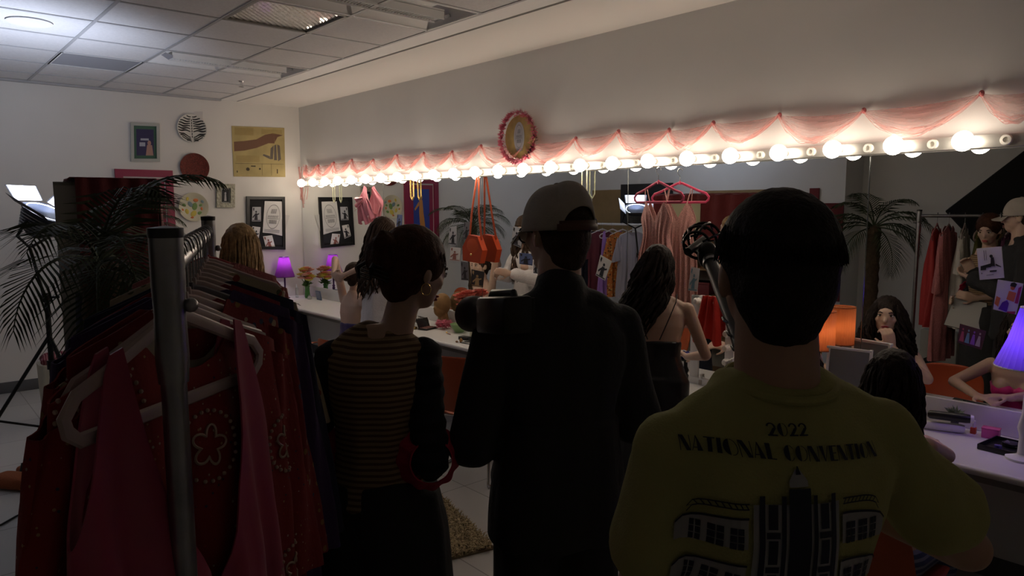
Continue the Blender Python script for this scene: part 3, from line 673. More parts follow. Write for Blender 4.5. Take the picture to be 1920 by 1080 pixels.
# ---- seated woman, arms raised to her hair
D_ = Fig('seated bare-backed woman in a violet dress, both arms raised to her hair', -.80, -2.66, -1.45, H=1.66, seat=.43, hyaw=-.15, hpitch=.02, female=True, skinm=sk2, lean=.08,
         arms={'L': ((-.26, .02, 1.33), (-.07, -.13, 1.21)), 'R': ((.27, .05, 1.33), (.07, -.12, 1.21))})
D_.body(hands={'L': (V((.9, -.2, -.2)), V((0, 1, 0)), .5), 'R': (V((-.9, -.2, -.2)), V((0, 1, 0)), .5)}, vox=.007)
m = MB(); D_.torso(m, .010, -.12, .30)
for q_ in (-1, 1): m.ell(D_.up(q_*.07, .088, .345), .064)
for n_ in 'LR': m.cone(D_.J['hip'+n_], D_.J['kn'+n_], .11, .09); m.cone(D_.J['kn'+n_], D_.J['kn'+n_].lerp(D_.J['an'+n_], .4), .09, .095)
m.build('violet_dress', mat('violet_satin', (.035, .018, .12), .4, bump=.15, bs=30, sheen=.3), D_.root, vox=.009, sm=3, disp=folds(3, (14, 14, 5), .008)); D_.shoes(shoe_b)
o = D_.hair(hairm('dark_brown', (.035, .02, .013)), n=300, vol=.008, seed=3, tr=.0015)
MB().ell(D_.hc+D_.Rh@V((0, -.11, .0)), (.045, .04, .045)).build('bun', hairm('dark_brown', (0, 0, 0)), o, vox=.006, sm=1, disp=folds(2, (50, 50, 30), .008)); D_.face(lips=(.38, .10, .09))

# ---- standing woman with very long wavy hair
E_ = Fig('standing woman with very long dark wavy hair in a sheer white top', -.86, -3.26, -1.55, H=1.70, hyaw=-.35, hpitch=-.35, female=True, skinm=sk1, lean=.06,
         arms={'L': ((-.26, .05, 1.12), (-.12, .30, 1.16)), 'R': ((.26, .08, 1.12), (.10, .33, 1.18))})
E_.body(vox=.009)
wt = mat('sheer_white_cloth', (.62, .58, .58), .8, bump=.3, bs=80, sheen=.2)
m = MB(); E_.tops(m, .022, -.12, .52, sleeve=1.8, rs=1.25); m.loft([(V((0, 0, E_.pz+d_)), a_, b_, X_, Y_) for d_, a_, b_ in ((-.2, .22, .17), (0, .19, .15), (.2, .16, .13))], 24)
m.build('white_top', wt, E_.root, vox=.010, sm=3, disp=folds(6, (18, 18, 3), .012))
m = MB(); E_.pants(m, .012, .02); m.build('trousers', navy, E_.root, vox=.011, sm=3); E_.shoes(shoe_b)
E_.hair(hairm('dark_umber', (.040, .022, .014)), L=.50, n=210, vol=.014, spread=.28, wave=.022, seed=12, tr=.010, back=.05); E_.face()

# ---- woman in the black slip dress
F_ = Fig('long-haired woman in a black slip dress standing at the counter, bare shoulders', -.82, -6.08, -1.0, H=1.58, hyaw=.15, hpitch=-.15, female=True, skinm=sk2, lean=.14, wd=1.16,
         arms={'L': ((-.25, .12, 1.02), (-.10, .36, .98)), 'R': ((.27, .06, 1.00), (.16, .33, .93))})
F_.body(hands={'L': (V((.4, .8, .1)), V((.5, 0, -.6)), .6), 'R': (V((-.4, .8, .1)), V((-.5, 0, -.6)), .6)}, vox=.007)
m = MB(); F_.torso(m, .009, -.12, .30)
for q_ in (-1, 1): m.ell(F_.up(q_*.068, .088, .345), .060)
m.loft([(V((0, -.01*(1 if d_ < 0 else 0), F_.pz+d_)), a_, b_, X_, Y_) for d_, a_, b_ in ((-.5, .22, .17), (-.3, .20, .16), (-.1, .185, .14), (.05, .16, .12))], 24)
sd = m.build('slip_dress', mat('black_satin', (.010, .010, .013), .35, bump=.1, bs=30), F_.root, vox=.008, sm=3, disp=folds(9, (13, 13, 4), .008))
m = MB()
for q_ in (-1, 1):
    m.ring([F_.up(q_*.065, .135, .38), F_.up(q_*.10, .075, .50), F_.up(q_*.105, .0, .545), F_.up(q_*.105, -.085, .50), F_.up(q_*.075, -.125, .40), F_.up(q_*.03, -.125, .27)], .0032, 6)
m.build('shoulder_straps', blk, sd); F_.shoes(shoe_b)
F_.hair(hairm('black_brown', (.018, .011, .009)), L=.34, n=240, vol=.012, spread=.14, wave=.02, seed=21, tr=.009, back=.03, shift=-.075); F_.face()

# ---- seated woman putting on lipstick (seen in the mirror)
G_ = Fig('seated dark-haired woman with drop earrings touching her chin, facing the mirror', -.68, -6.72, -1.82, H=1.66, seat=.38, hyaw=-.04, hpitch=.08, female=True, skinm=sk2, lean=.12,
         arms={'R': ((.24, .24, .82), (.05, .25, .985)), 'L': ((-.26, .16, .82), (-.26, .42, .86))})
G_.body(hands={'R': (V((-.25, .0, .9)), V((-.5, -.8, 0)), 1.3), 'L': (V((.1, .9, .3)), V((0, 0, -1)), .7)}, vox=.006)
m = MB(); G_.torso(m, .010, -.12, .33)
for q_ in (-1, 1): m.ell(G_.up(q_*.07, .088, .345), .062)
for n_ in 'LR': m.cone(G_.J['hip'+n_], G_.J['kn'+n_], .10, .08)
m.build('red_dress', mat('dark_red_satin', (.12, .012, .02), .45, bump=.1, bs=40), G_.root, vox=.009, sm=3); G_.shoes(shoe_b)
G_.hair(hairm('black_brown', (0, 0, 0)), L=.30, n=240, vol=.013, spread=.30, wave=.02, seed=31, tr=.009, frontcut=.22); G_.face(lips=(.22, .012, .018))
m = MB()
for s in (-1, 1):
    for j in range(4): m.ell(G_.hc+G_.Rh@V((s*.080, .0, -.045-j*.017)), .0065)
m.build('drop_earrings', mat('gold_coral', (.55, .14, .06), .3, metal=.4), G_.root)

# ---- seated woman in pink by the violet lamp
P_ = Fig('seated dark-haired woman in a hot pink top with arms on the counter', -1.0, -7.35, -1.57, H=1.62, seat=.36, hyaw=.0, hpitch=-.10, female=True, skinm=sk1, lean=.10,
         arms={'L': ((-.27, .26, .78), (-.10, .46, .765)), 'R': ((.15, .27, .785), (.05, .43, .775))})
P_.body(hands={'L': (V((.8, .5, 0)), V((0, 0, -1)), .3), 'R': (V((-.8, .5, .05)), V((0, 0, -1)), .35)}, vox=.007)
m = MB(); P_.torso(m, .010, .10, .36)
for q_ in (-1, 1): m.ell(P_.up(q_*.062, .080, .325), (.070, .066, .060))
m.build('pink_top', mat('hot_pink_satin', (.60, .03, .20), .35, bump=.1, bs=40), P_.root, vox=.008, sm=3, disp=folds(5, (20, 20, 9), .005))
m = MB(); m.cone(P_.J['hipL'], P_.J['knL'], .10, .08).cone(P_.J['hipR'], P_.J['knR'], .10, .08).cone(P_.J['knL'], P_.J['anL'], .07, .05).cone(P_.J['knR'], P_.J['anR'], .07, .05); P_.torso(m, .012, -.12, .06)
m.build('skirt', stripes('blue_check', (.05, .07, .16), (.20, .22, .30), 2, .03, .6), P_.root, vox=.010, sm=3); P_.shoes(shoe_b)
P_.hair(hairm('black_brown', (0, 0, 0)), L=.20, n=140, vol=.014, spread=.10, wave=.008, seed=41, tr=.009, frontcut=.22); P_.face()

# ---- blonde woman near the far wall
Q_ = Fig('woman with long straight blonde hair in a red and floral top, beyond the clothes rail', -2.47, -4.52, -.55, H=1.69, hyaw=0, hpitch=-.15, female=True, skinm=sk2)
Q_.body(vox=.010)
m = MB(); Q_.tops(m, .012, -.06, .52, sleeve=.7, rs=1.0); m.build('floral_top', spots('floral_print', (.40, .25, .20), [(.35, .03, .04), (.45, .08, .10), (.2, .16, .06)], 28, .5), Q_.root, vox=.011, sm=3, disp=folds(6, (15, 15, 5), .008))
m = MB(); Q_.pants(m, .014, .02); m.build('trousers', navy, Q_.root, vox=.012, sm=3); Q_.shoes(shoe_b)
Q_.hair(hairm('blonde', (.34, .22, .11)), L=.26, n=320, vol=.012, spread=.06, wave=.003, seed=51, tr=.006, back=.02); Q_.face()
# ---------------------------------------------------------------- lamps
def light(name, kind, loc, energy, color, size=.1, target=None, parent=None, spot=None, blend=.4):
    l = bpy.data.lights.new(name, kind); l.energy = energy; l.color = color
    if kind == 'AREA': l.size = size
    else: l.shadow_soft_size = size
    if spot: l.spot_size = spot; l.spot_blend = blend
    o = bpy.data.objects.new(name, l); COL.objects.link(o); o.location = loc
    if target is not None: o.rotation_euler = (V(target)-V(loc)).to_track_quat('-Z', 'Y').to_euler()
    return o
# ================================================================ things
cream = mat('cream_cloth', (.42, .38, .29), .85, bump=.2, bs=60)
def pic(parent, name, c4, m_, z=0, th=.003):
    "flat print: four corners, prism of small thickness towards the room"
    return MB().poly(c4, z).build(name, m_, parent, world=bool(parent), smooth=False)
def lay(c4, n, k): return lambda u, v: c4[0]*(1-u)*(1-v)+c4[1]*u*(1-v)+c4[2]*u*v+c4[3]*(1-u)*v+n*(.0012*k)
def flat(parent, name, c4, n, polys, m_, k=3):
    f = lay(c4, n, k); mb = MB()
    for p in polys: mb.poly([f(*q) for q in p])
    return mb.build(name, m_, parent, world=True, smooth=False)
def circ(cu_, cv_, ru, rv=None, n=14, a0=0, a1=2*pi): rv = rv or ru; return [(cu_+ru*cos(a0+(a1-a0)*i/n), cv_+rv*sin(a0+(a1-a0)*i/n)) for i in range(n)]
def corners(ax, val, a, b, c_, d_): return [on(ax, val, *p) for p in (a, b, c_, d_)]   # bottom-left, bottom-right, top-right, top-left
YN = V((0, -1, 0)); XN = V((-1, 0, 0)); JD = math.hypot
paper = mat('white_paper', (.62, .60, .58), .8); greyi = mat('photo_grey', (.14, .14, .16), .6); lgrey = mat('photo_light_grey', (.42, .42, .44), .6); dki = mat('photo_black', (.015, .015, .02), .6)

# ---- far wall pictures and plates
def frame(name, label, cat, c4, wd_, m_, inner, depth=.022, n=YN):
    ctr = sum(c4, V())/4; t = thing(name, label, cat, (ctr.x, ctr.y, min(p.z for p in c4)))
    U = (c4[1]-c4[0]).normalized(); W = (c4[3]-c4[0]).normalized(); mb = MB(); a, b, c_, d_ = c4
    ia, ib, ic, id_ = a+(U+W)*wd_, b+(W-U)*wd_, c_-(U+W)*wd_, d_+(U-W)*wd_
    for p, q, r, s in ((a, b, ib, ia), (b, c_, ic, ib), (c_, d_, id_, ic), (d_, a, ia, id_)): mb.poly([p, q, r, s], n*depth)
    mb.build('frame', m_, t, world=True, smooth=False)
    MB().poly([ia, ib, ic, id_], n*.006).build('picture', inner, t, world=True, smooth=False); return t, [ia+n*.006, ib+n*.006, ic+n*.006, id_+n*.006]
c4 = corners(1, -.004, (245, 303), (299, 303), (298, 232), (244, 230))
t, q4 = frame('framed_poster', 'white-framed small poster with green mat and dark blue picture', 'picture', c4, .030, mat('greyish_white', (.42, .43, .40), .6), mat('green_mat', (.05, .12, .08), .7))  # frame in one even white, toned down to a faintly green grey
flat(t, 'print', q4, YN, [[(.12, .1), (.88, .1), (.88, .9), (.12, .9)]], mat('print_indigo', (.03, .025, .09), .6), 1)
flat(t, 'print_figure', q4, YN, [circ(.68, .48, .08), [(.52, .1), (.86, .1), (.80, .42), (.58, .42)]], mat('print_flesh', (.42, .24, .2), .6), 2)
flat(t, 'print_caption', q4, YN, [[(.3, .56), (.66, .56), (.66, .62), (.3, .62)], [(.25, .38), (.5, .38), (.5, .5), (.25, .5)]], mat('print_pale', (.4, .42, .5), .6), 2)
def plate(px, py, R, label, m_, name='wall_plate'):
    p = on(1, -.004, px, py); t = thing(name, label, 'plate', (p.x, p.y, p.z-R))
    MB().lathe([(.001, .006), (R*.62, .006), (R*.75, .014), (R*.97, .026), (R, .027), (R, .021), (R*.75, .004), (R*.5, .0)], (p.x, p.y, p.z), 48, rx3(pi/2)).build('dish', m_, t, world=True)
    return t, p
zp, pz_ = plate(359, 241, .158, 'round plate with black and white zebra stripes on the far wall', mat('glazed_white', (.62, .6, .56), .3))
zm = mat('zebra_black', (.01, .01, .01), .4)
rn = random.Random(5); mb = MB()
for s in (-1, 1):
    for j in range(11):
        z = -.125+j*.026; w0 = math.sqrt(max(0, .148**2-z*z)); xs = [w0*i/9 for i in range(1, 10)]
        pts = [V((s*x, 0, z+(w0-x)*(.10 if j > 3 else .62)*(-1 if j > 3 else -1)*.6+.006*sin(x*60+j))) for x in xs]; pts = [p for p in pts if p.x**2+p.z**2 < .150**2]
        for i in range(len(pts)-1):
            th = .0095*(1-.5*abs(i-4)/5); a, b = pts[i], pts[i+1]; yo = lambda v_: -(.0085 if JD(v_.x, v_.z) < .1 else .0095+(JD(v_.x, v_.z)-.1)*.33)
            mb.add([V((v_.x, yo(v_), v_.z+dz))+pz_ for v_, dz in ((a, -th), (b, -th), (b, th), (a, th))], [(0, 1, 2, 3)])
for j in range(9):
    z = .12-j*.03; mb.add([V((x_, -.0095, z+dz))+pz_ for x_, dz in ((-.004, -.01), (.004, -.014), (.007, .008), (-.002, .012))], [(0, 1, 2, 3)])
mb.build('zebra_stripes', zm, zp, world=True)
t = thing('wall_card', 'small white card half hidden behind the zebra plate', 'card', on(1, -.004, 376, 222)); c4 = corners(1, -.001, (364, 232), (380, 232), (380, 209), (364, 209)); MB().poly(c4, YN*.002).build('card', paper, t, world=True, smooth=False)
plate(364, 314, .158, 'round dark red woven plate below the zebra plate', mat('red_rattan', (.12, .018, .011), .7, var=.4, vs=60, bump=.8, bs=80))
fp, fc = plate(362, 388, .160, 'round cream plate painted with fruit and leaves', mat('glazed_cream', (.58, .55, .40), .35))
fcol = [mat('fruit_orange', (.6, .17, .04), .5), mat('fruit_yellow', (.6, .48, .08), .5), mat('fruit_green', (.16, .28, .08), .5), mat('fruit_blue', (.18, .26, .28), .5)]
for k_, (fx, fz, r, ci) in enumerate([(.03, .075, .028, 0), (-.03, .03, .035, 3), (.015, .005, .042, 2), (.08, .02, .02, 2), (-.10, .02, .022, 2), (-.07, -.05, .03, 1), (.0, -.075, .04, 1), (.07, -.07, .028, 2), (.10, .06, .02, 3), (-.06, .09, .022, 1), (-.02, -.12, .02, 0), (-.12, -.03, .018, 0), (.09, -.02, .018, 0)]):
    MB().ell(V((fx, -.0085 if JD(fx, fz) < .1 else -.016, fz))+fc, (r, .0022, r*.7), ry3(k_*.9), 16, 6).build('painted_fruit', fcol[ci], fp, world=True)
# yellow vintage sheet with a leg and shoes
c4 = corners(1, -.003, (438, 331), (535, 332), (533, 240), (434, 236))
t = thing('vintage_poster', 'yellowed newspaper advertisement showing an arm-like leg and ballet shoes', 'poster', (sum(c4, V())/4).xy.to_3d()+V((0, 0, c4[0].z)))
MB().poly(c4, YN*.002).build('sheet', mat('aged_paper', (.43, .345, .15), .8, var=.18, vs=5), t, world=True, smooth=False)
n3 = mat('ink_flesh_brown', (.17, .085, .05), .7); n4 = mat('ink_dark', (.05, .035, .02), .7)
flat(t, 'leg_drawing', c4, YN, [[(.03, .50), (.03, .69), (.22, .71), (.22, .52)], [(.22, .52), (.22, .71), (.45, .75), (.45, .58)], [(.45, .58), (.45, .75), (.62, .85), (.68, .68)], [(.62, .85), (.78, .885), (.80, .68), (.68, .68)], [(.78, .885), (.97, .85), (.86, .81), (.80, .70)]], n3, 2)
flat(t, 'shoe_drawing', c4, YN, [[(.70, .36), (.76, .36), (.78, .64), (.72, .58)], [(.78, .34), (.84, .34), (.83, .66), (.79, .64)], [(.86, .32), (.92, .36), (.90, .64), (.85, .66)], [(.56, .43), (.70, .36), (.70, .42), (.58, .46)]], mat('ink_grey', (.13, .11, .09), .7), 2)
L_ = []
for r in range(9): L_.append([(.05, .965-r*.016), (.40, .965-r*.016), (.40, .958-r*.016), (.05, .958-r*.016)])
for r in range(8): L_.append([(.55, .955-r*.012), (.95, .955-r*.012), (.95, .95-r*.012), (.55, .95-r*.012)])
for r in range(8): L_.append([(.06, .42-r*.016), (.50, .42-r*.016), (.50, .413-r*.016), (.06, .413-r*.016)])
flat(t, 'small_print', c4, YN, L_, mat('ink_faint', (.30, .21, .07), .8), 2)
flat(t, 'advert_row', c4, YN, [[(.04, .265), (.97, .265), (.97, .259), (.04, .259)], circ(.27, .15, .035), circ(.5, .16, .02), [(.33, .2), (.42, .2), (.42, .225), (.33, .225)], [(.83, .07), (.85, .07), (.85, .16), (.83, .16)], [(.54, .03), (.545, .03), (.545, .26), (.54, .26)], [(.72, .03), (.725, .03), (.725, .26), (.72, .26)], [(.06, .08), (.08, .08), (.08, .12), (.06, .12)]], n4, 2)
c4 = corners(1, -.004, (405, 389), (439, 389), (439, 345), (405, 345))
t, q4 = frame('framed_photograph', 'small ornate silvery frame holding a dark portrait photograph', 'picture', c4, .05, mat('antique_silver', (.34, .33, .26), .4, metal=.5, var=.4, vs=50, bump=.9, bs=90), mat('photo_mount', (.30, .30, .28), .7), .03)
flat(t, 'photograph', q4, YN, [[(.12, .08), (.88, .08), (.88, .92), (.12, .92)]], dki, 1); flat(t, 'portrait_figure', q4, YN, [circ(.5, .66, .1, .09), [(.38, .15), (.62, .15), (.58, .58), (.42, .58)]], lgrey, 2)
# maroon framed picture behind the shelf unit
xa, xb = on(1, 0, 214, 320).x, on(1, 0, 322, 320).x
z1, z0 = on(1, 0, 322, 320).z, 1.12; c4 = [V((xa, -.004, z0)), V((xb, -.004, z0)), V((xb, -.004, z1)), V((xa, -.004, z1))]
t, q4 = frame('large_framed_picture', 'large maroon-framed picture with a golden figure on blue', 'picture', c4, .075, mat('maroon_frame', (.26, .018, .06), .45), mat('white_line', (.6, .56, .56), .6), .03)
flat(t, 'mount', q4, YN, [[(.03, .02), (.97, .02), (.97, .98), (.03, .98)]], mat('maroon_frame'), 1)
flat(t, 'print', q4, YN, [[(.18, .15), (.82, .15), (.82, .92), (.18, .92)]], mat('print_blue', (.03, .06, .32), .5), 2)
flat(t, 'golden_figure', q4, YN, [circ(.52, .80, .06, .04), [(.42, .55), (.60, .58), (.58, .76), (.46, .76)], [(.36, .36), (.58, .42), (.60, .58), (.42, .56)], [(.52, .2), (.62, .22), (.56, .44), (.42, .40)], [(.6, .68), (.76, .6), (.78, .63), (.6, .74)]], mat('print_gold', (.55, .24, .06), .5), 3)
# pinboard
c4 = corners(1, -.004, (462, 467), (534, 468), (533, 369), (461, 368))
t, q4 = frame('pinboard', 'black pinboard with flyer and photographs by the corner', 'pinboard', c4, .035, blackp, mat('black_felt', (.014, .014, .016), .9, bump=.4, bs=300), .025)
def onb(a, b, c_, d_, k): return [p+YN*(.0016*k) for p in corners(1, -.012, a, b, c_, d_)]
s4 = onb((493, 434), (532, 443), (543, 404), (500, 398), 1); o = tag(MB().poly(s4, YN*.0012).build('pinned_sheet', paper, smooth=False), 'white pinned sheet behind the round-logo flyer', 'paper')
s4 = onb((492, 436), (526, 439), (532, 378), (496, 377), 3); t2 = thing('pinned_flyer', 'white pinned flyer with a round emblem on the pinboard', 'flyer', (sum(s4, V())/4)); MB().poly(s4, YN*.0012).build('sheet', mat('flyer_paper', (.70, .68, .66), .8), t2, world=True, smooth=False)
ringq = [[(.5+.36*cos(a), .52+.38*sin(a)), (.5+.36*cos(b), .52+.38*sin(b)), (.5+.345*cos(b), .52+.365*sin(b)), (.5+.345*cos(a), .52+.365*sin(a))] for a, b in [(2*pi*i/24, 2*pi*(i+1)/24) for i in range(24)]]
def logo(parent, f4, n, k=3, m_=None):
    q = list(ringq); rr = random.Random(3)
    for i in range(6): u = .36+.05*i; q.append([(u, .62), (u+.02, .62), (u+.05, .76), (u+.035, .76)])
    for i in range(9): u = .22+.062*i; q.append([(u, .49), (u+.025, .49), (u+.05, .56), (u+.028, .56)])
    q.append([(.2, .455), (.8, .455), (.8, .467), (.2, .467)])
    for i in range(7): u = .3+.06*i; q.append([(u, .30), (u+.03, .30), (u+.03, .42), (u, .42)])
    for i in range(4): q.append([(.08, .03+.025*i), (.92, .03+.025*i), (.92, .037+.025*i), (.08, .037+.025*i)])
    flat(parent, 'emblem', f4, n, q, m_ or mat('flyer_ink', (.12, .12, .13), .7), k)
logo(t2, [p+YN*.001 for p in s4], YN)
rr = random.Random(11)
def photo(label, c4, n, tint=None, group=None, seed=0, pap=None):
    t = thing('photo_print', label, 'photograph', (sum(c4, V())/4), group=group); MB().poly(c4, n*.001).build('paper', pap or lgrey, t, world=True, smooth=False)
    r = random.Random(seed); a = mat('photo_black') if tint is None else tint
    hu, hv = .42+.16*r.random(), .66
    q = [circ(hu, hv, .10, .075), [(hu-.18, .1), (hu+.2, .1), (hu+.13, .56), (hu-.12, .56)], [(hu-.14, .5), (hu-.08, .42), (hu-.34, .22), (hu-.40, .30)], [(hu+.10, .5), (hu+.14, .42), (hu+.36, .5), (hu+.34, .58)], [(.04, .04), (.96, .04), (.96, .09), (.04, .09)], [(.08, .80), (.2, .70), (.24, .92), (.1, .95)]]
    flat(t, 'image', [p+n*.001 for p in c4], n, q, a, 1); return t
photo('top left photograph on the pinboard, black and white group', onb((472, 415), (489, 415), (489, 388), (473, 388), 2), YN, seed=1)
photo('middle left photograph on the pinboard, white with standing people', onb((469, 448), (484, 453), (488, 426), (473, 424), 2), YN, seed=2, pap=paper)
photo('photograph of a red-headed figure at the bottom of the pinboard', onb((499, 468), (516, 465), (510, 441), (493, 443), 2), YN, mat('photo_russet', (.25, .09, .07), .6), seed=3, pap=paper)
tag(MB().poly(corners(1, -.001, (388, 446), (402, 446), (402, 425), (388, 425)), YN*.002).build('wall_note', paper, smooth=False), 'tiny white note on the far wall beside the blonde head', 'note')

# ---- prints stuck on the mirrors
MX = -.0095
def onm(*p): return corners(0, MX, *p)
for lb, p4, tn, sd_, pp in [
    ('tall black and white photo on the mirror, above the camera at centre', ((959, 457), (977, 465), (980, 428), (962, 424)), None, 4, None),
    ('dark narrow photo on the mirror left of the orange bag, lower', ((865, 525), (879, 526), (878, 492), (864, 490)), None, 5, greyi),
    ('small photo on the mirror left of the orange bag, upper', ((841, 458), (856, 460), (856, 424), (843, 426)), None, 6, None),
    ('bluish narrow photo high on the mirror beside the long-haired woman', ((743, 428), (753, 430), (754, 403), (745, 402)), None, 7, mat('photo_blue', (.12, .16, .32), .6)),
    ('dim small photo on the mirror behind the orange bag straps', ((868, 448), (882, 450), (883, 415), (870, 417)), None, 8, greyi),
    ('square photo on the mirror under the raised-arm reflection', ((884, 536), (905, 539), (908, 510), (884, 505)), mat('photo_ochre', (.35, .25, .12), .6), 9, dki),
    ('black and white couple photo on the mirror above the fern', ((1117, 516), (1134, 526), (1147, 490), (1126, 478)), None, 10, paper),
    ('framed blue dancer photo on the mirror right of the black-dress woman', ((1290, 545), (1307, 547), (1312, 504), (1296, 500)), mat('photo_teal', (.10, .20, .26), .6), 11, lgrey),
    ('wide group photograph on the mirror near the white wig', ((974, 495), (998, 498), (999, 476), (974, 474)), None, 12, mat('photo_blue', (0, 0, 0))),
    ('pale red-figured picture on the mirror below the orange bag', ((843, 488), (862, 490), (864, 465), (845, 463)), mat('photo_russet', (0, 0, 0)), 13, paper),
    ('small photo strip on the mirror right of the white wig', ((1000, 512), (1011, 514), (1012, 492), (1000, 490)), None, 14, None)]:
    photo(lb, onm(*p4), XN, tn, seed=sd_, pap=pp)
c4 = onm((1837, 525), (1883, 521), (1878, 462), (1831, 466)); t = thing('art_print', 'violet-lit black and white print of a seated figure on the right mirror', 'print', sum(c4, V())/4)
MB().poly(c4, XN*.001).build('paper', mat('print_paper', (.62, .60, .66), .7), t, world=True, smooth=False)
flat(t, 'line_art', c4, XN, [circ(.56, .72, .07, .05), [(.5, .40), (.68, .40), (.66, .68), (.54, .68)], [(.12, .36), (.52, .38), (.56, .5), (.16, .44)], [(.45, .22), (.72, .22), (.74, .27), (.45, .27)], [(.7, .42), (.92, .34), (.92, .37), (.72, .47)], [(.28, .6), (.3, .6), (.3, .92), (.28, .92)], [(.36, .6), (.375, .6), (.375, .92), (.36, .92)], [(.08, .3), (.3, .3), (.34, .42), (.1, .44)], circ(.12, .2, .02), [(.3, .12), (.6, .13), (.6, .145), (.3, .135)]], dki, 2)
c4 = onm((1862, 580), (1905, 590), (1919, 532), (1871, 524)); t = thing('art_print', 'colour print with an orange figure and violet skirt on the right mirror', 'print', sum(c4, V())/4)
MB().poly(c4, XN*.001).build('paper', mat('print_paper'), t, world=True, smooth=False)
for nm_, mm, q in [('violet_shape', mat('ink_violet', (.09, .02, .32), .6), [[(.22, .05), (.60, .02), (.62, .30), (.52, .40), (.34, .30)]]), ('orange_figure', mat('ink_orange', (.55, .15, .05), .6), [circ(.64, .82, .09, .08), [(.48, .42), (.80, .38), (.82, .68), (.52, .70)], [(.02, .2), (.2, .12), (.24, .42), (.06, .46)]]), ('magenta_edge', mat('ink_magenta', (.35, .02, .10), .6), [[(.84, .35), (.97, .35), (.97, .92), (.86, .85)], [(.6, .0), (.95, .0), (.95, .10), (.62, .04)]]), ('dark_hair', dki, [[(.52, .86), (.74, .84), (.78, .95), (.66, 1.0), (.54, .96)]])]:
    flat(t, nm_, c4, XN, q, mm, 2 if nm_ != 'dark_hair' else 3)

# ---- swags of pink tulle along the top of the mirrors
tu = gauze('pink_tulle', (.85, .40, .37), .40); tu2 = gauze('pink_tulle_folds', (.92, .42, .38), .5)
kn = [(1990, 166), (1840, 185), (1620, 205), (1462, 212), (1338, 222), (1255, 236), (1160, 243), (1080, 258), (990, 262), (902, 275), (848, 283), (795, 290), (745, 295), (700, 300), (660, 302), (626, 306), (597, 310), (574, 314)]
kp = [on(0, -.022, *p) for p in kn]; kp = [V((-.022, p.y, 2.318+.014*sin(i*2.3))) for i, p in enumerate(kp)]
t = thing('tulle_garland', 'sheer pink tulle swagged along the wall above the bulbs', 'garland', (-.03, -3.8, 2.15))
rn = random.Random(2)
for i in range(len(kp)-1):
    a, b = kp[i], kp[i+1]; L = abs(a.y-b.y); sag = min(.15, .09+L*.10)*rn.uniform(.88, 1.1); ph = rn.uniform(0, 6)
    def sw(u, v, a=a, b=b, sag=sag, ph=ph, L=L):
        p = a.lerp(b, u); s = sin(pi*u)**.85; p.z += -.018*s-sag*v*s; g = s*(.022+.035*v); p.x -= g*(1+.45*sin(v*26+ph+u*5))+.004*sin(v*60+u*20); return p
    MB().grid(sw, 30, 26).build('swag', tu, t, world=True)
    m = MB()
    for j in range(6):
        v0 = .78+.05*j+rn.uniform(-.03, .03); m.grid(lambda u, w_, v0=v0, j=j: sw(u, v0+w_*.035)+V((-.006*j-.004, 0, .004*sin(u*30+j))), 30, 1)
    m.build('swag_fold', tu2, t, world=True)
    m = MB().ell(a, (.014, .012, .016)); m.build('knot', mat('tulle_knot', (.55, .16, .17), .8), t, world=True)
tail = MB()
for j in range(5): tail.grid(lambda u, v, j=j: V((-.03-.02*sin(v*3+j), -.10+.03*j+(u-.5)*.035+.012*sin(v*7+j*2), 2.31-v*(.40+.05*(j % 3)))), 3, 14)
tail.build('tail', tu2, t, world=True)
# ---- pink feather wreath sign
wc = on(0, -.05, 976, 257); R = .175
t = thing('wreath_sign', 'round gold sign ringed with pink feathers above the bulbs', 'sign', (wc.x, wc.y, wc.z-R-.04))
MB().lathe([(.001, .0), (R*.98, 0), (R, .006), (R*.98, .014), (.001, .014)], wc, 40, ry3(-pi/2)).build('disc', mat('gold_board', (.42, .28, .09), .45, var=.15, vs=20), t, world=True)
q4 = [wc+V((-.016, .06, -.12)), wc+V((-.016, -.06, -.12)), wc+V((-.016, -.06, .12)), wc+V((-.016, .06, .12))]
MB().poly([wc+V((-.0145, .062*cos(a), .118*sin(a))) for a in [2*pi*i/28 for i in range(28)]], V((-.002, 0, 0))).build('plaque', mat('plaque_grey', (.42, .40, .42), .5), t, world=True, smooth=False); logo(t, q4, XN, 1, mat('flyer_ink'))
def tuft(m, p, out, n_, L, r_, rnd):
    for _ in range(n_):
        d = V((rnd.gauss(0, .6), rnd.gauss(0, 1), rnd.gauss(0, 1)))+out*1.3; d.normalize(); q = p+d*L*rnd.uniform(.6, 1.1); s = d.orthogonal().normalized()*r_; mm = p.lerp(q, .55)+V((0, 0, -.003))
        m.add([p-s*.3, p+s*.3, mm+s, mm-s, q], [(0, 1, 2, 3), (3, 2, 4)])
rn = random.Random(9); m = MB(); m2 = MB()
for i in range(230):
    a = rn.uniform(0, 2*pi); p = wc+V((-.02-rn.uniform(0, .02), R*1.05*cos(a)*rn.uniform(.95, 1.08), R*1.05*sin(a)*rn.uniform(.95, 1.08))); o_ = V((-.5, cos(a), sin(a)))
    (tuft(m2, p, o_, 5, .035, .005, rn) if (-.9 < math.atan2(sin(a), -cos(a)) < .25 and rn.random() < .5) else tuft(m, p, o_, 7, .045, .005, rn))
m.build('pink_feathers', mat('pink_feather', (.68, .20, .28), .8), t, world=True, smooth=False); m2.build('black_feathers', mat('black_feather', (.015, .012, .014), .7), t, world=True, smooth=False)

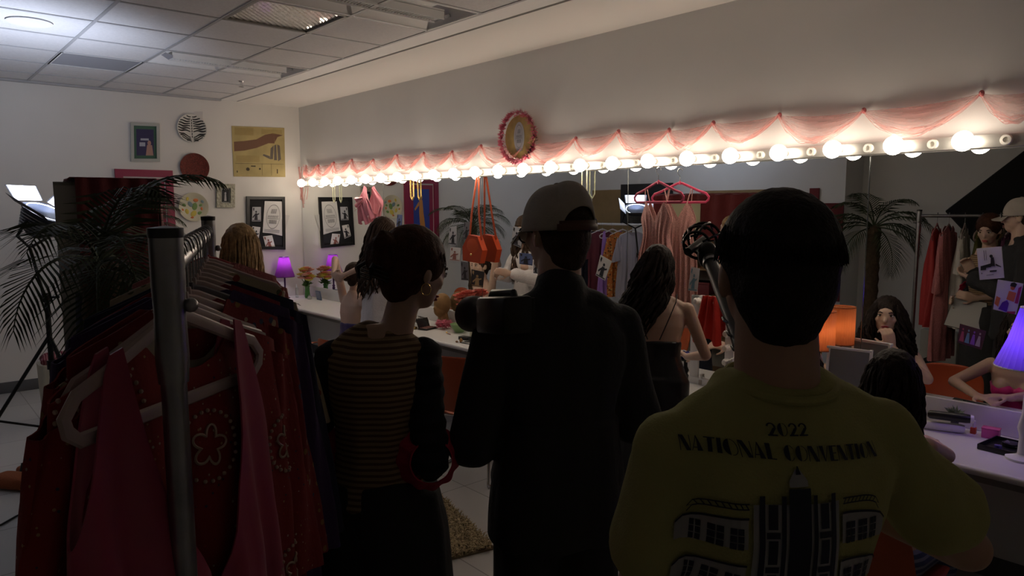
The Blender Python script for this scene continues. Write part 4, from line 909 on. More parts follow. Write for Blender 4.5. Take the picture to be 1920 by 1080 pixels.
# ---- things hung from the bar
def strand(label, pxs, z_top, z_bot, m_, r, nb, grp, pair=.045):
    p = on(0, -.06, pxs, 345); y = p.y; t = thing('bead_strand', label, 'beads', (-.06, y, z_bot), group=grp); m = MB()
    pts = [V((-.05-.02*sin(pi*i/nb), y-pair*.5+pair*(i/nb if False else (0 if i < nb/2 else 1)), 0)) for i in range(nb)]
    for i in range(nb):
        u = i/(nb-1); z = z_top-(z_top-z_bot)*(1-abs(2*u-1)**1.0); yy = y+pair*.5*math.copysign(min(1, abs(2*u-1)*6), 2*u-1)
        m.ell(V((-.05, yy, z)), r, None, 8, 6)
    m.build('beads', m_, t, world=True)
pearl = mat('pearl', (.62, .62, .42), .3); gold = mat('gold', (0, 0, 0))
strand('looped string of pale pearls hanging over the pinboard reflection', 624, 2.07, on(0, -.06, 624, 380).z, pearl, .006, 70, None)
strand('gold bead strands hanging before the maroon picture reflection', 771, 2.07, on(0, -.06, 771, 375).z, gold, .009, 44, None, .05)
strand('pale bead string hanging just above the grey cap', 1094, 2.07, on(0, -.06, 1094, 372).z, pearl, .005, 60, None, .05)
# pair of pink satin gloves/bows
g0 = on(0, -.06, 684, 352); zb_ = on(0, -.06, 684, 418).z; t = thing('pink_satin_cloth', 'crumpled pink satin piece hanging from the bar over the mirror', 'cloth', (-.06, g0.y, zb_))
m = MB()
for yo_, wd_, z1_ in ((.05, .085, zb_), (-.07, .075, zb_+.06), (.0, .11, zb_+.10)):
    m.grid(lambda u, v, yo_=yo_, wd_=wd_, z1_=z1_: V((-.055-.03*sin(pi*v)-.014*sin(u*15+v*5), g0.y+yo_*min(1, v*2)+(u-.5)*2*wd_*(.12+sin(min(1, v*1.25)*pi*.6)**1.2), g0.z+(z1_-g0.z)*v-.02*sin(u*9))), 24, 20)
m.grid(lambda u, v: V((-.10-.012*sin(v*14), g0.y+.14-.16*u, g0.z-.10-.05*v-.10*(1-u)*v)), 10, 8)
m.build('satin', mat('pink_satin', (.72, .24, .30), .35, sheen=.3), t, world=True, solid=.003)
# orange handbags
ob = mat('orange_leather', (.48, .055, .012), .4, bump=.1, bs=120)
def handbag(px, py, label, s, dy, rot):
    p = on(0, -.09, px, py); t = thing('handbag', label, 'handbag', (p.x, p.y, p.z-.08)); Rr = rx3(rot)
    pts = [(-.085*s, -.07*s), (.085*s, -.085*s), (.10*s, .0), (.05*s, .085*s), (-.04*s, .09*s), (-.10*s, .02)]
    MB().poly([p+Rr@V((.028, a, b)) for a, b in pts], V((-.056, 0, 0))).build('pouch', ob, t, world=True, smooth=False)
    MB().poly([p+Rr@V((-.022, a*.9, b*.9+.004)) for a, b in [pts[2], pts[3], pts[4], pts[5]]]+[p+Rr@V((-.022, 0, -.05*s))], V((-.010, 0, 0))).build('flap', mat('orange_leather_flap', (.56, .08, .015), .4), t, world=True, sub=1)
    MB().ell(p+Rr@V((-.036, 0, -.03*s)), (.006, .012, .012)).build('clasp', gold, t, world=True)
    m = MB()
    for s_ in (-1, 1): m.ring([p+Rr@V((0, s_*.06*s, .07*s)), V((p.x+.01, p.y+s_*.05+dy*.5, (p.z+2.07)/2)), V((-.05, p.y+s_*.012+dy, 2.075))], .014, 6, flat=.3, up=(1, 0, 0))
    m.build('strap', mat('orange_leather_strap', (.45, .07, .02), .45), t, world=True)
handbag(890, 468, 'bright orange leather handbag hanging by straps from the bulb bar', 1.4, .0, .15)
# pink hanger with glitter dress
def hanger_path(wd_=.21, drop=.085, bar=.045):
    P = [V((0, 0, 0)), V((.02, 0, -.004)), V((.07, 0, -.025)), V((.14, 0, -.055)), V((wd_-.02, 0, -drop+.012)), V((wd_, 0, -drop-.012)), V((wd_-.004, 0, -drop-bar+.015)), V((wd_-.022, 0, -drop-bar))]
    return P+[V((-p.x, 0, p.z)) for p in reversed(P)][:-1]+[V((0, 0, 0))]
def make_hanger(root, m_, hookm, dz=.07, th=.0065, wd_=.21):
    "hook hangs over the local origin"
    m = MB(); pth = [p+V((0, 0, -dz)) for p in hanger_path(wd_)]; m.ring(pth, th, 8, flat=.55, up=(0, 1, 0)); m.cyl((0, 0, -dz-.012), (0, 0, -dz+.014), .008, .005, 8); m.build('hanger_body', m_, root)
    MB().ring([V((0, 0, -dz+.01)), V((0, 0, -.030)), V((.018, 0, -.012))]+[V((.018*cos(a)+0, 0, .002+.020*sin(a))) for a in [0+pi*i/8 for i in range(9)]], .0020, 6).build('hook', hookm, root)
def garment(root, name, m_, W0, W1, L, dz=.07, neck=.08, ndepth=.08, vneck=False, straps=False, sleeves=0, seed=1, dep_=.045, sleevem=None, hem=None, arm=.2, fold=.02, flare=1.0, lift=0):
    rnd = random.Random(seed); ph = rnd.uniform(0, 6)
    def top(x, front):
        ax_ = abs(x)
        if straps:
            if ax_ < .115: return -dz-.03-(.40 if front else .20)*(1-ax_/.115)**.55
            if ax_ < .145: return -dz-.022-(ax_-.115)*.3
            return -dz-.03-(ax_-.145)*4.2
        sl = -dz-.010+lift-max(0, ax_-.03)*.42
        if ax_ < neck: sl -= (ndepth if front else ndepth*.35)*(1-(ax_/neck)**(1 if vneck else 2.2))
        return sl
    def f(u, v):
        a = 2*pi*u; x0_ = cos(a); fr_ = sin(a) < 0; tw = W0; xx = x0_*tw/2; t_ = top(xx, fr_); zz = t_+(-dz-L-t_)*v
        dz_ = (-dz-zz)/L; w_ = W0+(W1-W0)*min(1, max(0, dz_))**flare; x = x0_*w_/2; y = sin(a)*(.012+dep_*min(1, dz_*2.5)); fo = fold*min(1, dz_*1.6)
        y += fo*(sin(x*42+ph)+.5*sin(x*87+ph*2+zz*3)); x += fo*.3*sin(zz*9+ph)
        if hem and v == 1: zz += hem*sin(a*3)
        return V((x, y, zz))
    o = MB().grid(f, 96, 40, closeu=True).build(name, m_, root, solid=.003)
    if sleeves:
        for s in (-1, 1):
            p0 = V((s*(W0/2-.035), 0, top(W0/2-.035, 0)-.035)); Ls = sleeves
            m = MB(); q0 = p0+V((s*.03, 0, -.02))
            def sf(u, v, s=s):
                c_ = p0+V((s*(.030+.05*v), .0, -Ls*v)); r1 = .045+.045*v; a = 2*pi*u; return c_+V((cos(a)*r1*.9, sin(a)*(.02+.018*v)+.006*sin(a*5+v*9), -.02*cos(a)*s))
            m.grid(sf, 28, 14, closeu=True); m.build('sleeve', sleevem or m_, o, solid=.003)
    return o
gp_ = on(0, -.14, 1232, 340); hk = V((-.125, gp_.y, 2.04))
t = thing('pink_hanger', 'hot pink velvet hanger hooked on the bulb bar', 'hanger', hk, RD(84)); make_hanger(t, mat('hot_pink_velvet', (.52, .02, .09), .7, sheen=.5), chrome, dz=.075, th=.0085, wd_=.215)
glit = mat('pink_glitter', (.62, .30, .27), .45, var=.5, vs=260, bump=.8, bs=300, metal=.25)
t = thing('glitter_dress', 'pink glitter slip dress on a hot pink hanger against the mirror', 'dress', hk+V((.0, .01, 0)), RD(84))
def gdress(u, v):
    a = 2*pi*u; x0_ = cos(a); s = sin(a); ax_ = abs(x0_); tz = -.24-(.11 if s < 0 else .05)*(1-abs(abs(x0_)-.55)/.55)*-1*.9-.12*(1 if ax_ > .97 else 0); tz = -.20-.13*abs(ax_-.5)*2
    zz = tz+(-1.05-tz)*v; w_ = .30-.07*math.exp(-((zz+.42)/.10)**2)+.07*max(0, -zz-.5); return V((x0_*w_/2, s*(.02+.02*v)+.010*sin(x0_*26)*min(1, v*3), zz))
o = MB().grid(gdress, 80, 44, closeu=True).build('dress', glit, t, solid=.003)
m = MB()
for s in (-1, 1): m.ring([V((s*.075, -.015, -.21)), V((s*.100, -.012, -.12)), V((s*.105, 0, -.112)), V((s*.09, .015, -.22))], .003, 6)
m.build('straps', glit, o)

# ---- counter things, far end
plum = mat('plum_metal', (.05, .015, .08), .3, metal=.5)
def lamp(px, py, X, zt_, zb2, rt, rb, label, shade_m, base_m, prof, watt, col, rim=None, bulbz=.5):
    p = on(0, X, px, py); t = thing('table_lamp', label, 'lamp', (X, p.y, ZC))
    m = MB().lathe([(rt, zt_-ZC), (rt*.55+rb*.45, (zt_+zb2)/2-ZC-.01), (rb, zb2-ZC)], n=64, cap=False, rib=.02 if rim else 0, nrib=32); m.build('lamp_shade', shade_m, t, solid=.002)
    m = MB()
    for r_, z_ in ((rt, zt_), (rb, zb2)): m.ring([V((r_*cos(a), r_*sin(a), z_-ZC)) for a in [2*pi*i/40 for i in range(41)]], .0035, 6)
    for a in (0, 2.1, 4.2): m.ring([V((0, 0, zt_-ZC-.02)), V((rt*cos(a), rt*sin(a), zt_-ZC-.004))], .0018, 5)
    m.build('shade_ring', rim or base_m, t)
    MB().lathe(prof, n=28).build('base', base_m, t); zq = zb2-ZC+(zt_-zb2)*bulbz
    MB().cyl((0, 0, prof[-1][1]-.01), (0, 0, zt_-ZC-.022), .006, n=10).build('stem', base_m, t)
    MB().ell((0, .0, zq), (.020, .020, .028)).build('bulb', mat('warm_bulb_'+label[:4], col, .3, emit=col, es=watt), t)
    return t
turn = lambda h: [(.001, 0), (.055, 0), (.057, .008), (.03, .016), (.012, .03), (.022, .045), (.012, .06), (.020, .075), (.012, .09), (.019, .105), (.010, .12), (.010, h)]
pr = on(1, -.16, 533, 500); zt1, zb1 = on(1, -.16, 533, 482).z, on(1, -.16, 533, 519).z
lamp(533, 500, pr.x, zt1, zb1, .055, .118, 'small plum table lamp lit violet-white beside the flowers', shade('violet_shade', (.42, .14, .50), 1), plum, turn(zb1-ZC), 85, (.95, .85, 1.0), plum, .78)
for o in COL.objects:
    if o.name == 'table_lamp': o.location.y = -.16
grn = mat('leaf_green', (.06, .13, .03), .6, var=.3, vs=30); stemm = mat('stem_green', (.07, .14, .04), .6)
def flowers(loc, label, cols, Rr=.10, n_=14, seed=1, hv=.14, rv=.032, vm=None, rh=.030, name='flower_vase'):
    t = thing(name, label, 'vase of flowers', loc); rnd = random.Random(seed)
    v = MB().lathe([(.001, 0), (rv*.8, 0), (rv, .02), (rv*.85, hv*.6), (rv*.75, hv*.85), (rv*1.05, hv), (rv*.98, hv), (rv*.68, hv*.85), (rv*.78, hv*.6), (rv*.9, .02), (.001, .008)], n=28, cap=False); v.build('vase', vm, t)
    m = MB(); lf = MB()
    for i in range(n_):
        a = rnd.uniform(0, 6.28); e = rnd.uniform(0, 1); p = V((cos(a)*Rr*math.sqrt(e), sin(a)*Rr*math.sqrt(e)*.8, hv+.05+.11*rnd.random()+.05*(1-e))); m.ring([V((0, 0, .02)), V((p.x*.25, p.y*.25, hv)), p], .0022, 5)
        b = MB()
        for ly, (cnt, rr_, til) in enumerate(((5, .35, .2), (7, .7, .6), (9, 1.0, 1.1))):
            for j in range(cnt):
                aa = 2*pi*j/cnt+ly*.4; d = V((cos(aa)*sin(til), sin(aa)*sin(til), cos(til))); s_ = V((-sin(aa), cos(aa), 0))*rh*.42*(1+ly*.3); q = p+d*rh*rr_*1.2; md = p+d*rh*rr_*.7
                b.add([p, md-s_, md+s_, q-s_*.7+V((0, 0, .003)), q+s_*.7+V((0, 0, .003)), q+d*rh*.15], [(0, 1, 2), (1, 3, 4, 2), (3, 5, 4)])
        b.build('bloom', cols[i % len(cols)], t, solid=.0012)
        for j in range(3): aa = rnd.uniform(0, 6.28); s0 = V((p.x*.4, p.y*.4, hv+.02)); tuft(lf, s0, V((cos(aa), sin(aa), .6)), 1, .07, .010, rnd)
    m.build('stems', stemm, t); lf.build('leaves', grn, t, smooth=False); return t
gg = mat('green_glass', (.25, .55, .22), .05, trans=.8, ior=1.3); cg = mat('clear_glass', (.85, .88, .86), .03, trans=.9, ior=1.3)
flowers((-.13, -.34, ZC), 'green glass vase of yellow and pink roses in the corner', [mat('yellow_petal', (.70, .58, .12), .7), mat('pink_petal', (.75, .26, .20), .7), mat('yellow_petal'), mat('blush_petal', (.72, .42, .34), .7)], .075, 22, 3, .15, .034, gg, .046)
def bottle(loc, label, h, r, m_, capm, cat='bottle', name='bottle', hc_=.25):
    t = thing(name, label, cat, loc); MB().lathe([(.001, 0), (r, 0), (r, h*.6), (r*.85, h*.7), (r*.4, h*.76)], n=20).build('container', m_, t); MB().lathe([(r*.42, h*.76), (r*.45, h), (.001, h)], n=16).build('cap', capm, t)
bottle((-.20, -.20, ZC), 'slim clear glass bottle between plum lamp and flowers', .16, .018, cg, white)
bottle((-.16, -.46, ZC), 'short clear glass tumbler-like jar beside the green vase', .05, .024, cg, cg, 'jar', 'jar')
q = thing('small_easel_picture', 'small blue glittery box frame leaning behind the seated woman', 'picture', (-.12, -.62, ZC)); MB().box((0, 0, .055), (.012, .12, .11), rot=ry3(-.15), bev=.002).build('frame', mat('blue_frame', (.10, .13, .20), .4, var=.4, vs=60), q); MB().box((-.007, 0, .056), (.003, .095, .085), rot=ry3(-.15)).build('picture', mat('blue_picture', (.20, .25, .34), .4), q)
def brush(loc, rz, label, L=.16, hm=None, bm2=None, r=.004, thick=.009, name='makeup_brush'):
    t = thing(name, label, 'makeup brush', loc, rz); MB().lathe([(.001, 0), (r*.6, .002), (r, L*.3), (r*.8, L*.7)], (0, 0, r+.001), 10, ry3(pi/2)).build('handle', hm or blackp, t)
    MB().lathe([(r*.9, L*.7), (r*1.1, L*.82)], (0, 0, r+.001), 10, ry3(pi/2)).build('ferrule', chrome, t); MB().lathe([(r*1.0, L*.82), (thick, L*.93), (thick*.4, L), (.001, L)], (0, 0, thick*.7+.001), 12, ry3(pi/2)).build('bristles', bm2 or mat('brush_hair', (.25, .12, .06), .9, bump=.8, bs=300), t)
brush((-.46, -.82, ZC), 1.9, 'black makeup brush on the counter left of the bare-backed woman'); brush((-.50, -.95, ZC), 1.4, 'thin dark pencil beside the black makeup brush', .12, r=.003, thick=.003)
# middle of the counter (y about -3.4 ... -4.2)
def ctr(px, py, X): p = on(0, X, px, py); return V((X, p.y, ZC))
bx = lambda loc, d_, m_, name, label, cat, rz=0: None
p = ctr(802, 600, -.33); t = thing('makeup_palette', 'open black makeup palette on the counter edge', 'makeup', p, .3)
MB().box((0, 0, .008), (.16, .10, .016), bev=.003).build('tray', blackp, t)
m = MB()
for i in range(5):
    for j in range(3): m.cyl((-.06+i*.03, -.03+j*.03, .016), (-.06+i*.03, -.03+j*.03, .018), .011, n=14)
m.build('pans', mat('rose_powder', (.25, .10, .08), .8), t); MB().box((0, .055, .05), (.16, .008, .09), rx3(-.35), bev=.002).build('lid', mat('palette_lid', (.02, .02, .022), .12), t)
p = ctr(776, 603, -.42); t = thing('makeup_compact', 'small gold-lidded compact at the left of the palette', 'makeup', p); MB().box((0, 0, .012), (.04, .06, .024), bev=.004).build('case', gold, t); MB().box((0, 0, .004), (.042, .062, .006), bev=.002).build('base', blackp, t)
p = ctr(790, 592, -.25); t = thing('cosmetic_bag', 'dark crumpled zip bag behind the makeup palette', 'bag', p); MB().ell((0, 0, .04), (.05, .09, .04)).build('pouch', mat('dark_vinyl', (.04, .03, .03), .25), t, vox=.006, sm=1, disp=folds(3, (30, 30, 30), .014)); MB().box((0, 0, .078), (.006, .12, .006)).build('zip', steel, t)
p = ctr(832, 600, -.22); rn = random.Random(4); m = MB()
for i in range(120): a = rn.uniform(0, 6.28); e = rn.uniform(0, .05); tuft(m, p+V((cos(a)*e, sin(a)*e, .02+rn.uniform(0, .05))), V((cos(a), sin(a), .6)), 4, .04, .006, rn)
tag(m.build('feather_puff', mat('pink_feather'), smooth=False), 'fluffy pink feather puff beside the green bowl', 'feather puff')
p = ctr(861, 612, -.22); t = thing('bowl', 'pale green ceramic bowl on the counter', 'bowl', p); MB().lathe([(.001, 0), (.035, 0), (.04, .006), (.07, .045), (.082, .075), (.078, .076), (.066, .048), (.03, .012), (.001, .010)], n=36, cap=False).build('bowl_body', mat('celadon', (.22, .36, .16), .3), t)
flowers(ctr(872, 600, -.10), 'glass vase of coral pink roses behind the green bowl', [mat('coral_petal', (.80, .20, .15), .7), mat('coral_petal2', (.75, .27, .22), .7)], .065, 14, 8, .13, .036, cg, .050)
p = ctr(893, 622, -.24); t = thing('card_box', 'upright cream card box standing right of the green bowl', 'box', p, .35); MB().box((0, 0, .072), (.05, .10, .144), bev=.003).build('box_body', mat('cream_card', (.55, .52, .40), .7), t); MB().cyl((0, -.045, .01), (0, -.045, .165), .008, n=12).build('spine', mat('cream_card'), t)
p = ctr(872, 633, -.40); t = thing('makeup_case', 'small black rectangular case in front of the card box', 'makeup', p, .2); MB().box((0, 0, .014), (.06, .10, .028), bev=.004).build('case', blackp, t); MB().cyl((.0, -.06, .002), (.0, -.06, .016), .028, n=24).build('pot', blackp, t)
brush(ctr(845, 629, -.36), 1.3, 'short red brush lying left of the small black case', .10, mat('red_lacquer', (.30, .02, .015), .3), gold)
p = ctr(893, 640, -.42); brush(p, 2.2, 'large powder brush with tan bristles at counter edge', .14, blackp, mat('tan_bristles', (.35, .17, .06), .9, bump=.8, bs=300), .006, .022); brush(ctr(882, 645, -.50), 1.75, 'thin brush nearest the counter edge by the man in black', .16)
# brown mannequin head and white wig on stand
p = ctr(830, 600, -.10); t = thing('mannequin_head', 'tan mannequin head on the counter near the coral roses', 'mannequin head', p)
m = MB().ell((0, 0, .20), (.085, .075, .10)).ell((-.03, 0, .14), (.06, .055, .06)).cone((.01, 0, .03), (.0, 0, .12), .055, .045, 16).cyl((.01, 0, .0), (.01, 0, .04), .075, .06, 24).ell((-.088, 0, .165), (.015, .012, .018)); m.build('head', mat('tan_canvas', (.30, .17, .07), .8, bump=.2, bs=100), t, vox=.007, sm=3)
p = ctr(985, 560, -.13); p.y = on(0, -.13, 985, 545).y; t = thing('wig_stand', 'white curly wig on a cream stand before the mirror', 'wig', p)
m = MB(); rn = random.Random(6)
for i in range(60): d = V((rn.gauss(0, 1), rn.gauss(0, 1), rn.gauss(0, 1))).normalized(); m.ell(V((0, 0, .29))+V((d.x*.075, d.y*.085, d.z*.085)), .022, None, 8, 6)
m.build('wig', mat('white_wig', (.72, .70, .62), .8, bump=.5, bs=60), t, vox=.006); MB().lathe([(.001, 0), (.07, 0), (.072, .012), (.025, .03), (.02, .12), (.045, .16), (.06, .22), (.05, .28), (.001, .30)], n=28).build('stand', mat('cream_stand', (.55, .50, .32), .6), t)
p = ctr(958, 560, -.34); p.y = on(0, -.34, 945, 562).y; t = thing('hand_mirror', 'round cream hand mirror propped near the wig', 'hand mirror', p); MB().lathe([(.001, 0), (.048, 0), (.055, .006), (.048, .014), (.001, .014)], (0, 0, .20), 28, ry3(-pi/2)).build('rim', mat('cream_stand'), t); MB().lathe([(.001, 0), (.042, 0), (.042, .002), (.001, .002)], (-.015, 0, .20), 28, ry3(-pi/2)).build('glass', mirm, t); MB().cyl((0, 0, .01), (0, 0, .15), .009, n=10).cyl((0, 0, 0), (0, 0, .012), .04, n=20).build('handle', mat('cream_stand'), t)
# potted fern in front of the mirror, centre right
p = on(0, -.14, 1168, 590); p = V((-.14, p.y, ZC)); t = thing('potted_fern', 'leafy green potted plant on the counter behind the man in black', 'plant', p); MB().lathe([(.001, 0), (.05, 0), (.07, .11), (.075, .13), (.066, .13), (.055, .11), (.001, .10)], n=24).build('pot', mat('terracotta', (.25, .10, .05), .8), t)
m = MB(); rn = random.Random(13)
for i in range(95):
    a = rn.uniform(0, 6.28); L = rn.uniform(.10, .24); el = rn.uniform(.3, 1.4); b = V((cos(a)*L*cos(el)*1.25-.02, sin(a)*L*cos(el)*1.3, .14+L*sin(el))); d = (b-V((0, 0, .14))).normalized(); s_ = d.cross(V((0, 0, 1))).normalized()*.030; e = b+d*.05+V((0, 0, -.02))
    if b.x > .10: continue
    m.add([b-d*.04, b-s_+V((0, 0, .004)), b+s_+V((0, 0, .004)), e], [(0, 1, 3), (0, 3, 2)])
m.build('leaves', mat('fern_leaf', (.08, .17, .06), .6, var=.3, vs=20), t, smooth=False, solid=.0015)
# black cake stand, cup etc. near the black slip dress
p = V((-.20, on(0, -.20, 1285, 705).y, ZC)); t = thing('pedestal_dish', 'black pedestal dish with a crumpled blue packet on top', 'dish', p)
MB().lathe([(.001, 0), (.05, 0), (.052, .008), (.025, .02), (.014, .04), (.022, .06), (.012, .085), (.012, .12), (.06, .128), (.065, .136), (.001, .136)], n=32).build('stand', blackp, t)
m = MB().ell((0, 0, .155), (.045, .05, .02)); tag(MB().ell(p+V((0, 0, .158)), (.045, .05, .02)).build('foil_packet', mat('blue_foil', (.05, .06, .30), .15, metal=.6), vox=.005, disp=folds(3, (60, 60, 60), .012)), 'crumpled blue foil packet on the black pedestal dish', 'packet')
def polish(loc, label, c_, key):
    t = thing('nail_polish', label, 'nail polish', loc); MB().box((0, 0, .016), (.024, .024, .032), bev=.004).build('bottle_glass', mat(key, c_, .15), t); MB().lathe([(.008, .032), (.009, .036), (.007, .064), (.001, .064)], n=14).build('cap', white, t)
polish(V((-.24, on(0, -.24, 1315, 697).y, ZC)), 'clear nail polish bottle with white cap by the pedestal dish', (.45, .40, .38), 'polish_clear')
# lighted tabletop mirror with red garment hung on it
pm0 = on(0, -.26, 1290, 640); pm1 = on(0, -.26, 1372, 640); zt_ = on(0, -.26, 1320, 556).z
c_ = V((-.22, (pm0.y+pm1.y)/2, ZC)); hw = abs(pm0.y-pm1.y)/2; hh = zt_-ZC
t = thing('lighted_makeup_mirror', 'white tabletop makeup mirror ringed with unlit round bulbs', 'makeup mirror', c_)
m = MB().box((0, 0, hh-.03), (.035, 2*hw, .06), bev=.004).box((0, -hw+.03, hh/2), (.035, .06, hh), bev=.004).box((0, hw-.03, hh/2), (.035, .06, hh), bev=.004).box((0, 0, .02), (.06, 2*hw, .04), bev=.004); m.build('frame', white, t); MB().box((-.006, 0, hh/2), (.006, 2*hw-.12, hh-.09)).build('glass', mirm, t, smooth=False)
for i in range(4): MB().lathe([(.001, 0), (.016, .001), (.020, .006), (.017, .018), (.017, .022), (.022, .035), (.015, .052), (.001, .056)], (-.018, hw-.06-i*(2*hw-.12)/3, hh-.032), 18, ry3(-pi/2)).build('bulb', sock, t)
for i in range(4): MB().lathe([(.001, 0), (.016, .001), (.020, .006), (.017, .018), (.017, .022), (.022, .035), (.015, .052), (.001, .056)], (-.018, -hw+.03, hh-.12-i*.085), 18, ry3(-pi/2)).build('bulb', sock, t)
o = MB().grid(lambda u, v: c_+V((-.075-.012*sin(u*17)-.03*v, -hw*.15-(u-.5)*(.10+.09*v), hh+.012-v*.27-.02*sin(u*9)*v)), 26, 18).build('red_scarf', mat('scarlet_cloth', (.50, .02, .01), .6, bump=.3, bs=40), solid=.006)
tag(o, 'scarlet garment draped over the lighted makeup mirror', 'cloth')
# sheet of boxes near the short-haired man's neck
p = V((-.30, on(0, -.30, 1375, 690).y, ZC)); t = thing('white_folder', 'stack of upright white folders beside the lighted mirror', 'folder', p, .25)
for i in range(3): MB().box((0, i*.016, .11-.004*i), (.12, .008, .22-.01*i), rx3(.08), bev=.001).build('folder', paper, t, smooth=False)
# orange drum lamp and white framed mirror at right of the neck
po = on(0, -.13, 1541, 615); zt2, zb2_ = on(0, -.13, 1541, 583).z, on(0, -.13, 1541, 655).z
lamp(1541, 615, -.13, zt2, zb2_, .068, .068, 'orange drum-shaded table lamp against the mirror', shade('orange_shade', (.9, .52, .30), 1), mat('brass_base', (.30, .2, .08), .3, metal=1), [(.001, 0), (.055, 0), (.055, .012), (.012, .02), (.012, .2)], 9, (1, .70, .46), mat('orange_trim', (.5, .15, .05), .6))
pf = on(0, -.16, 1590, 690); t = thing('desk_frame', 'white-framed grey panel leaning below the orange lamp', 'picture frame', V((-.16, pf.y, ZC)), RD(8))
hF = on(0, -.16, 1590, 652).z-ZC; Rf = ry3(.12); m = MB()
for a, b, c2, d2 in ((-.105, hF/2, .014, hF), (.105, hF/2, .014, hF)): m.box((0, a, b), (.014, c2, d2), Rf, bev=.002)
m.box((.0, 0, hF-.007), (.0145, .22, .014), Rf, bev=.002).box((0, 0, .007), (.0145, .22, .014), Rf, bev=.002); m.build('frame', white, t); MB().box((.002, 0, hF/2), (.006, .20, hF-.02), Rf).build('panel', mat('grey_panel', (.20, .21, .23), .3), t, smooth=False)
# right end of the counter
p = V((-.085, on(0, -.085, 1790, 792).y, ZC)); t = thing('small_potted_plant', 'tiny leafy plant in a dark pot by the backsplash', 'plant', p); MB().lathe([(.001, 0), (.016, 0), (.018, .05), (.014, .055), (.001, .05)], n=20).build('pot', mat('dark_pot', (.03, .03, .07), .4), t); rn = random.Random(3); m = MB()
for i in range(60): a = rn.uniform(0, 6.28); tuft(m, V((cos(a)*.01, sin(a)*.01, .055+rn.uniform(0, .03))), V((cos(a), sin(a), 1.3)), 1, .042, .006, rn)
m.build('leaves', mat('grey_leaf', (.16, .20, .15), .7), t, smooth=False)
p = V((-.09, on(0, -.09, 1826, 795).y, ZC)); polish(p, 'orange-red nail polish bottle with white cap on violet-lit counter', (.50, .06, .03), 'polish_red')
p = V((-.10, on(0, -.10, 1809, 800).y, ZC)); t = thing('lipstick_cap', 'short pale tube with black end lying by the red nail polish', 'lipstick', p, 1.8); MB().lathe([(.001, 0), (.009, 0), (.009, .03), (.001, .03)], (0, 0, .012), 16, ry3(pi/2)).build('tube', white, t); MB().lathe([(.001, .03), (.012, .03), (.012, .045), (.001, .045)], (0, 0, .012), 16, ry3(pi/2)).build('cap', blackp, t)
p = V((-.10, on(0, -.10, 1859, 800).y, ZC)); t = thing('pink_box', 'small pink glossy box on the violet-lit counter', 'box', p, .1); MB().box((0, 0, .022), (.05, .07, .044), bev=.003).build('box_body', mat('pink_acrylic', (.70, .12, .30), .2), t); MB().box((0, 0, .046), (.053, .073, .006), bev=.002).build('lid', mat('pink_acrylic'), t)
p = V((-.24, on(0, -.24, 1898, 828).y-.02, ZC)); t = thing('black_tray', 'black tray at the right edge of the counter', 'tray', p, -.1); m = MB().box((0, 0, .005), (.20, .24, .010), bev=.003)
for s in (-1, 1): m.box((s*.098, 0, .013), (.006, .24, .024), bev=.002).box((0, s*.118, .013), (.20, .006, .024), bev=.002)
m.build('tray_body', blackp, t)
for dx, dy, rr_, lb in ((.03, .03, .034, 'round black powder compact lying in the black tray'), (-.05, .06, .014, 'small violet-glinting jar in the corner of the black tray')):
    q = thing('powder_compact', lb, 'makeup', p+V((dx, dy, .0115))); MB().lathe([(.001, 0), (rr_, 0), (rr_*1.04, .006), (rr_, .016), (.001, .018)], n=28).build('lid', blackp if rr_ > .02 else mat('violet_glass', (.1, .08, .3), .1), q)
brush(p+V((-.02, -.06, .0115)), 1.2, 'grey bristled brush lying in the black tray', .12, blackp, mat('grey_bristles', (.3, .27, .28), .9, bump=.8, bs=300), .005, .016)
p = V((-.16, on(0, -.16, 1765, 770).y, ZC+.001))
for i, (lb, m_, dy, dz) in enumerate((('white cylindrical hair tool lying behind the yellow shoulder', white, 0, .0), ('black hair tool with pale end above the white one', blackp, -.035, .055))):
    q = thing('hair_tool', lb, 'hair tool', p+V((.0, dy, dz)), 1.9); MB().lathe([(.001, 0), (.020, .002), (.022, .02), (.020, .17), (.012, .18), (.001, .18)], (-.09, 0, .023), 20, ry3(pi/2)).build('barrel', m_, q); MB().lathe([(.001, -.012), (.018, -.010), (.021, .004), (.001, .004)], (-.09, 0, .023), 20, ry3(pi/2)).build('end_cap', white, q)
# violet pleated lamp at right edge
pv = on(0, -.34, 1912, 640); zt3, zb3 = on(0, -.34, 1916, 575).z, on(0, -.34, 1900, 684).z
lamp(1934, 640, -.34, zt3, zb3, .045, .125, 'pleated white lampshade lit violet at the right edge', shade('violet_pleats', (.55, .42, .85), 1), white, [(.001, 0), (.06, 0), (.062, .01), (.02, .025), (.016, .1), (.026, .14), (.014, .2), (.012, .28)], 80, (.42, .24, 1.0), mat('shade_trim', (.75, .72, .8), .6))

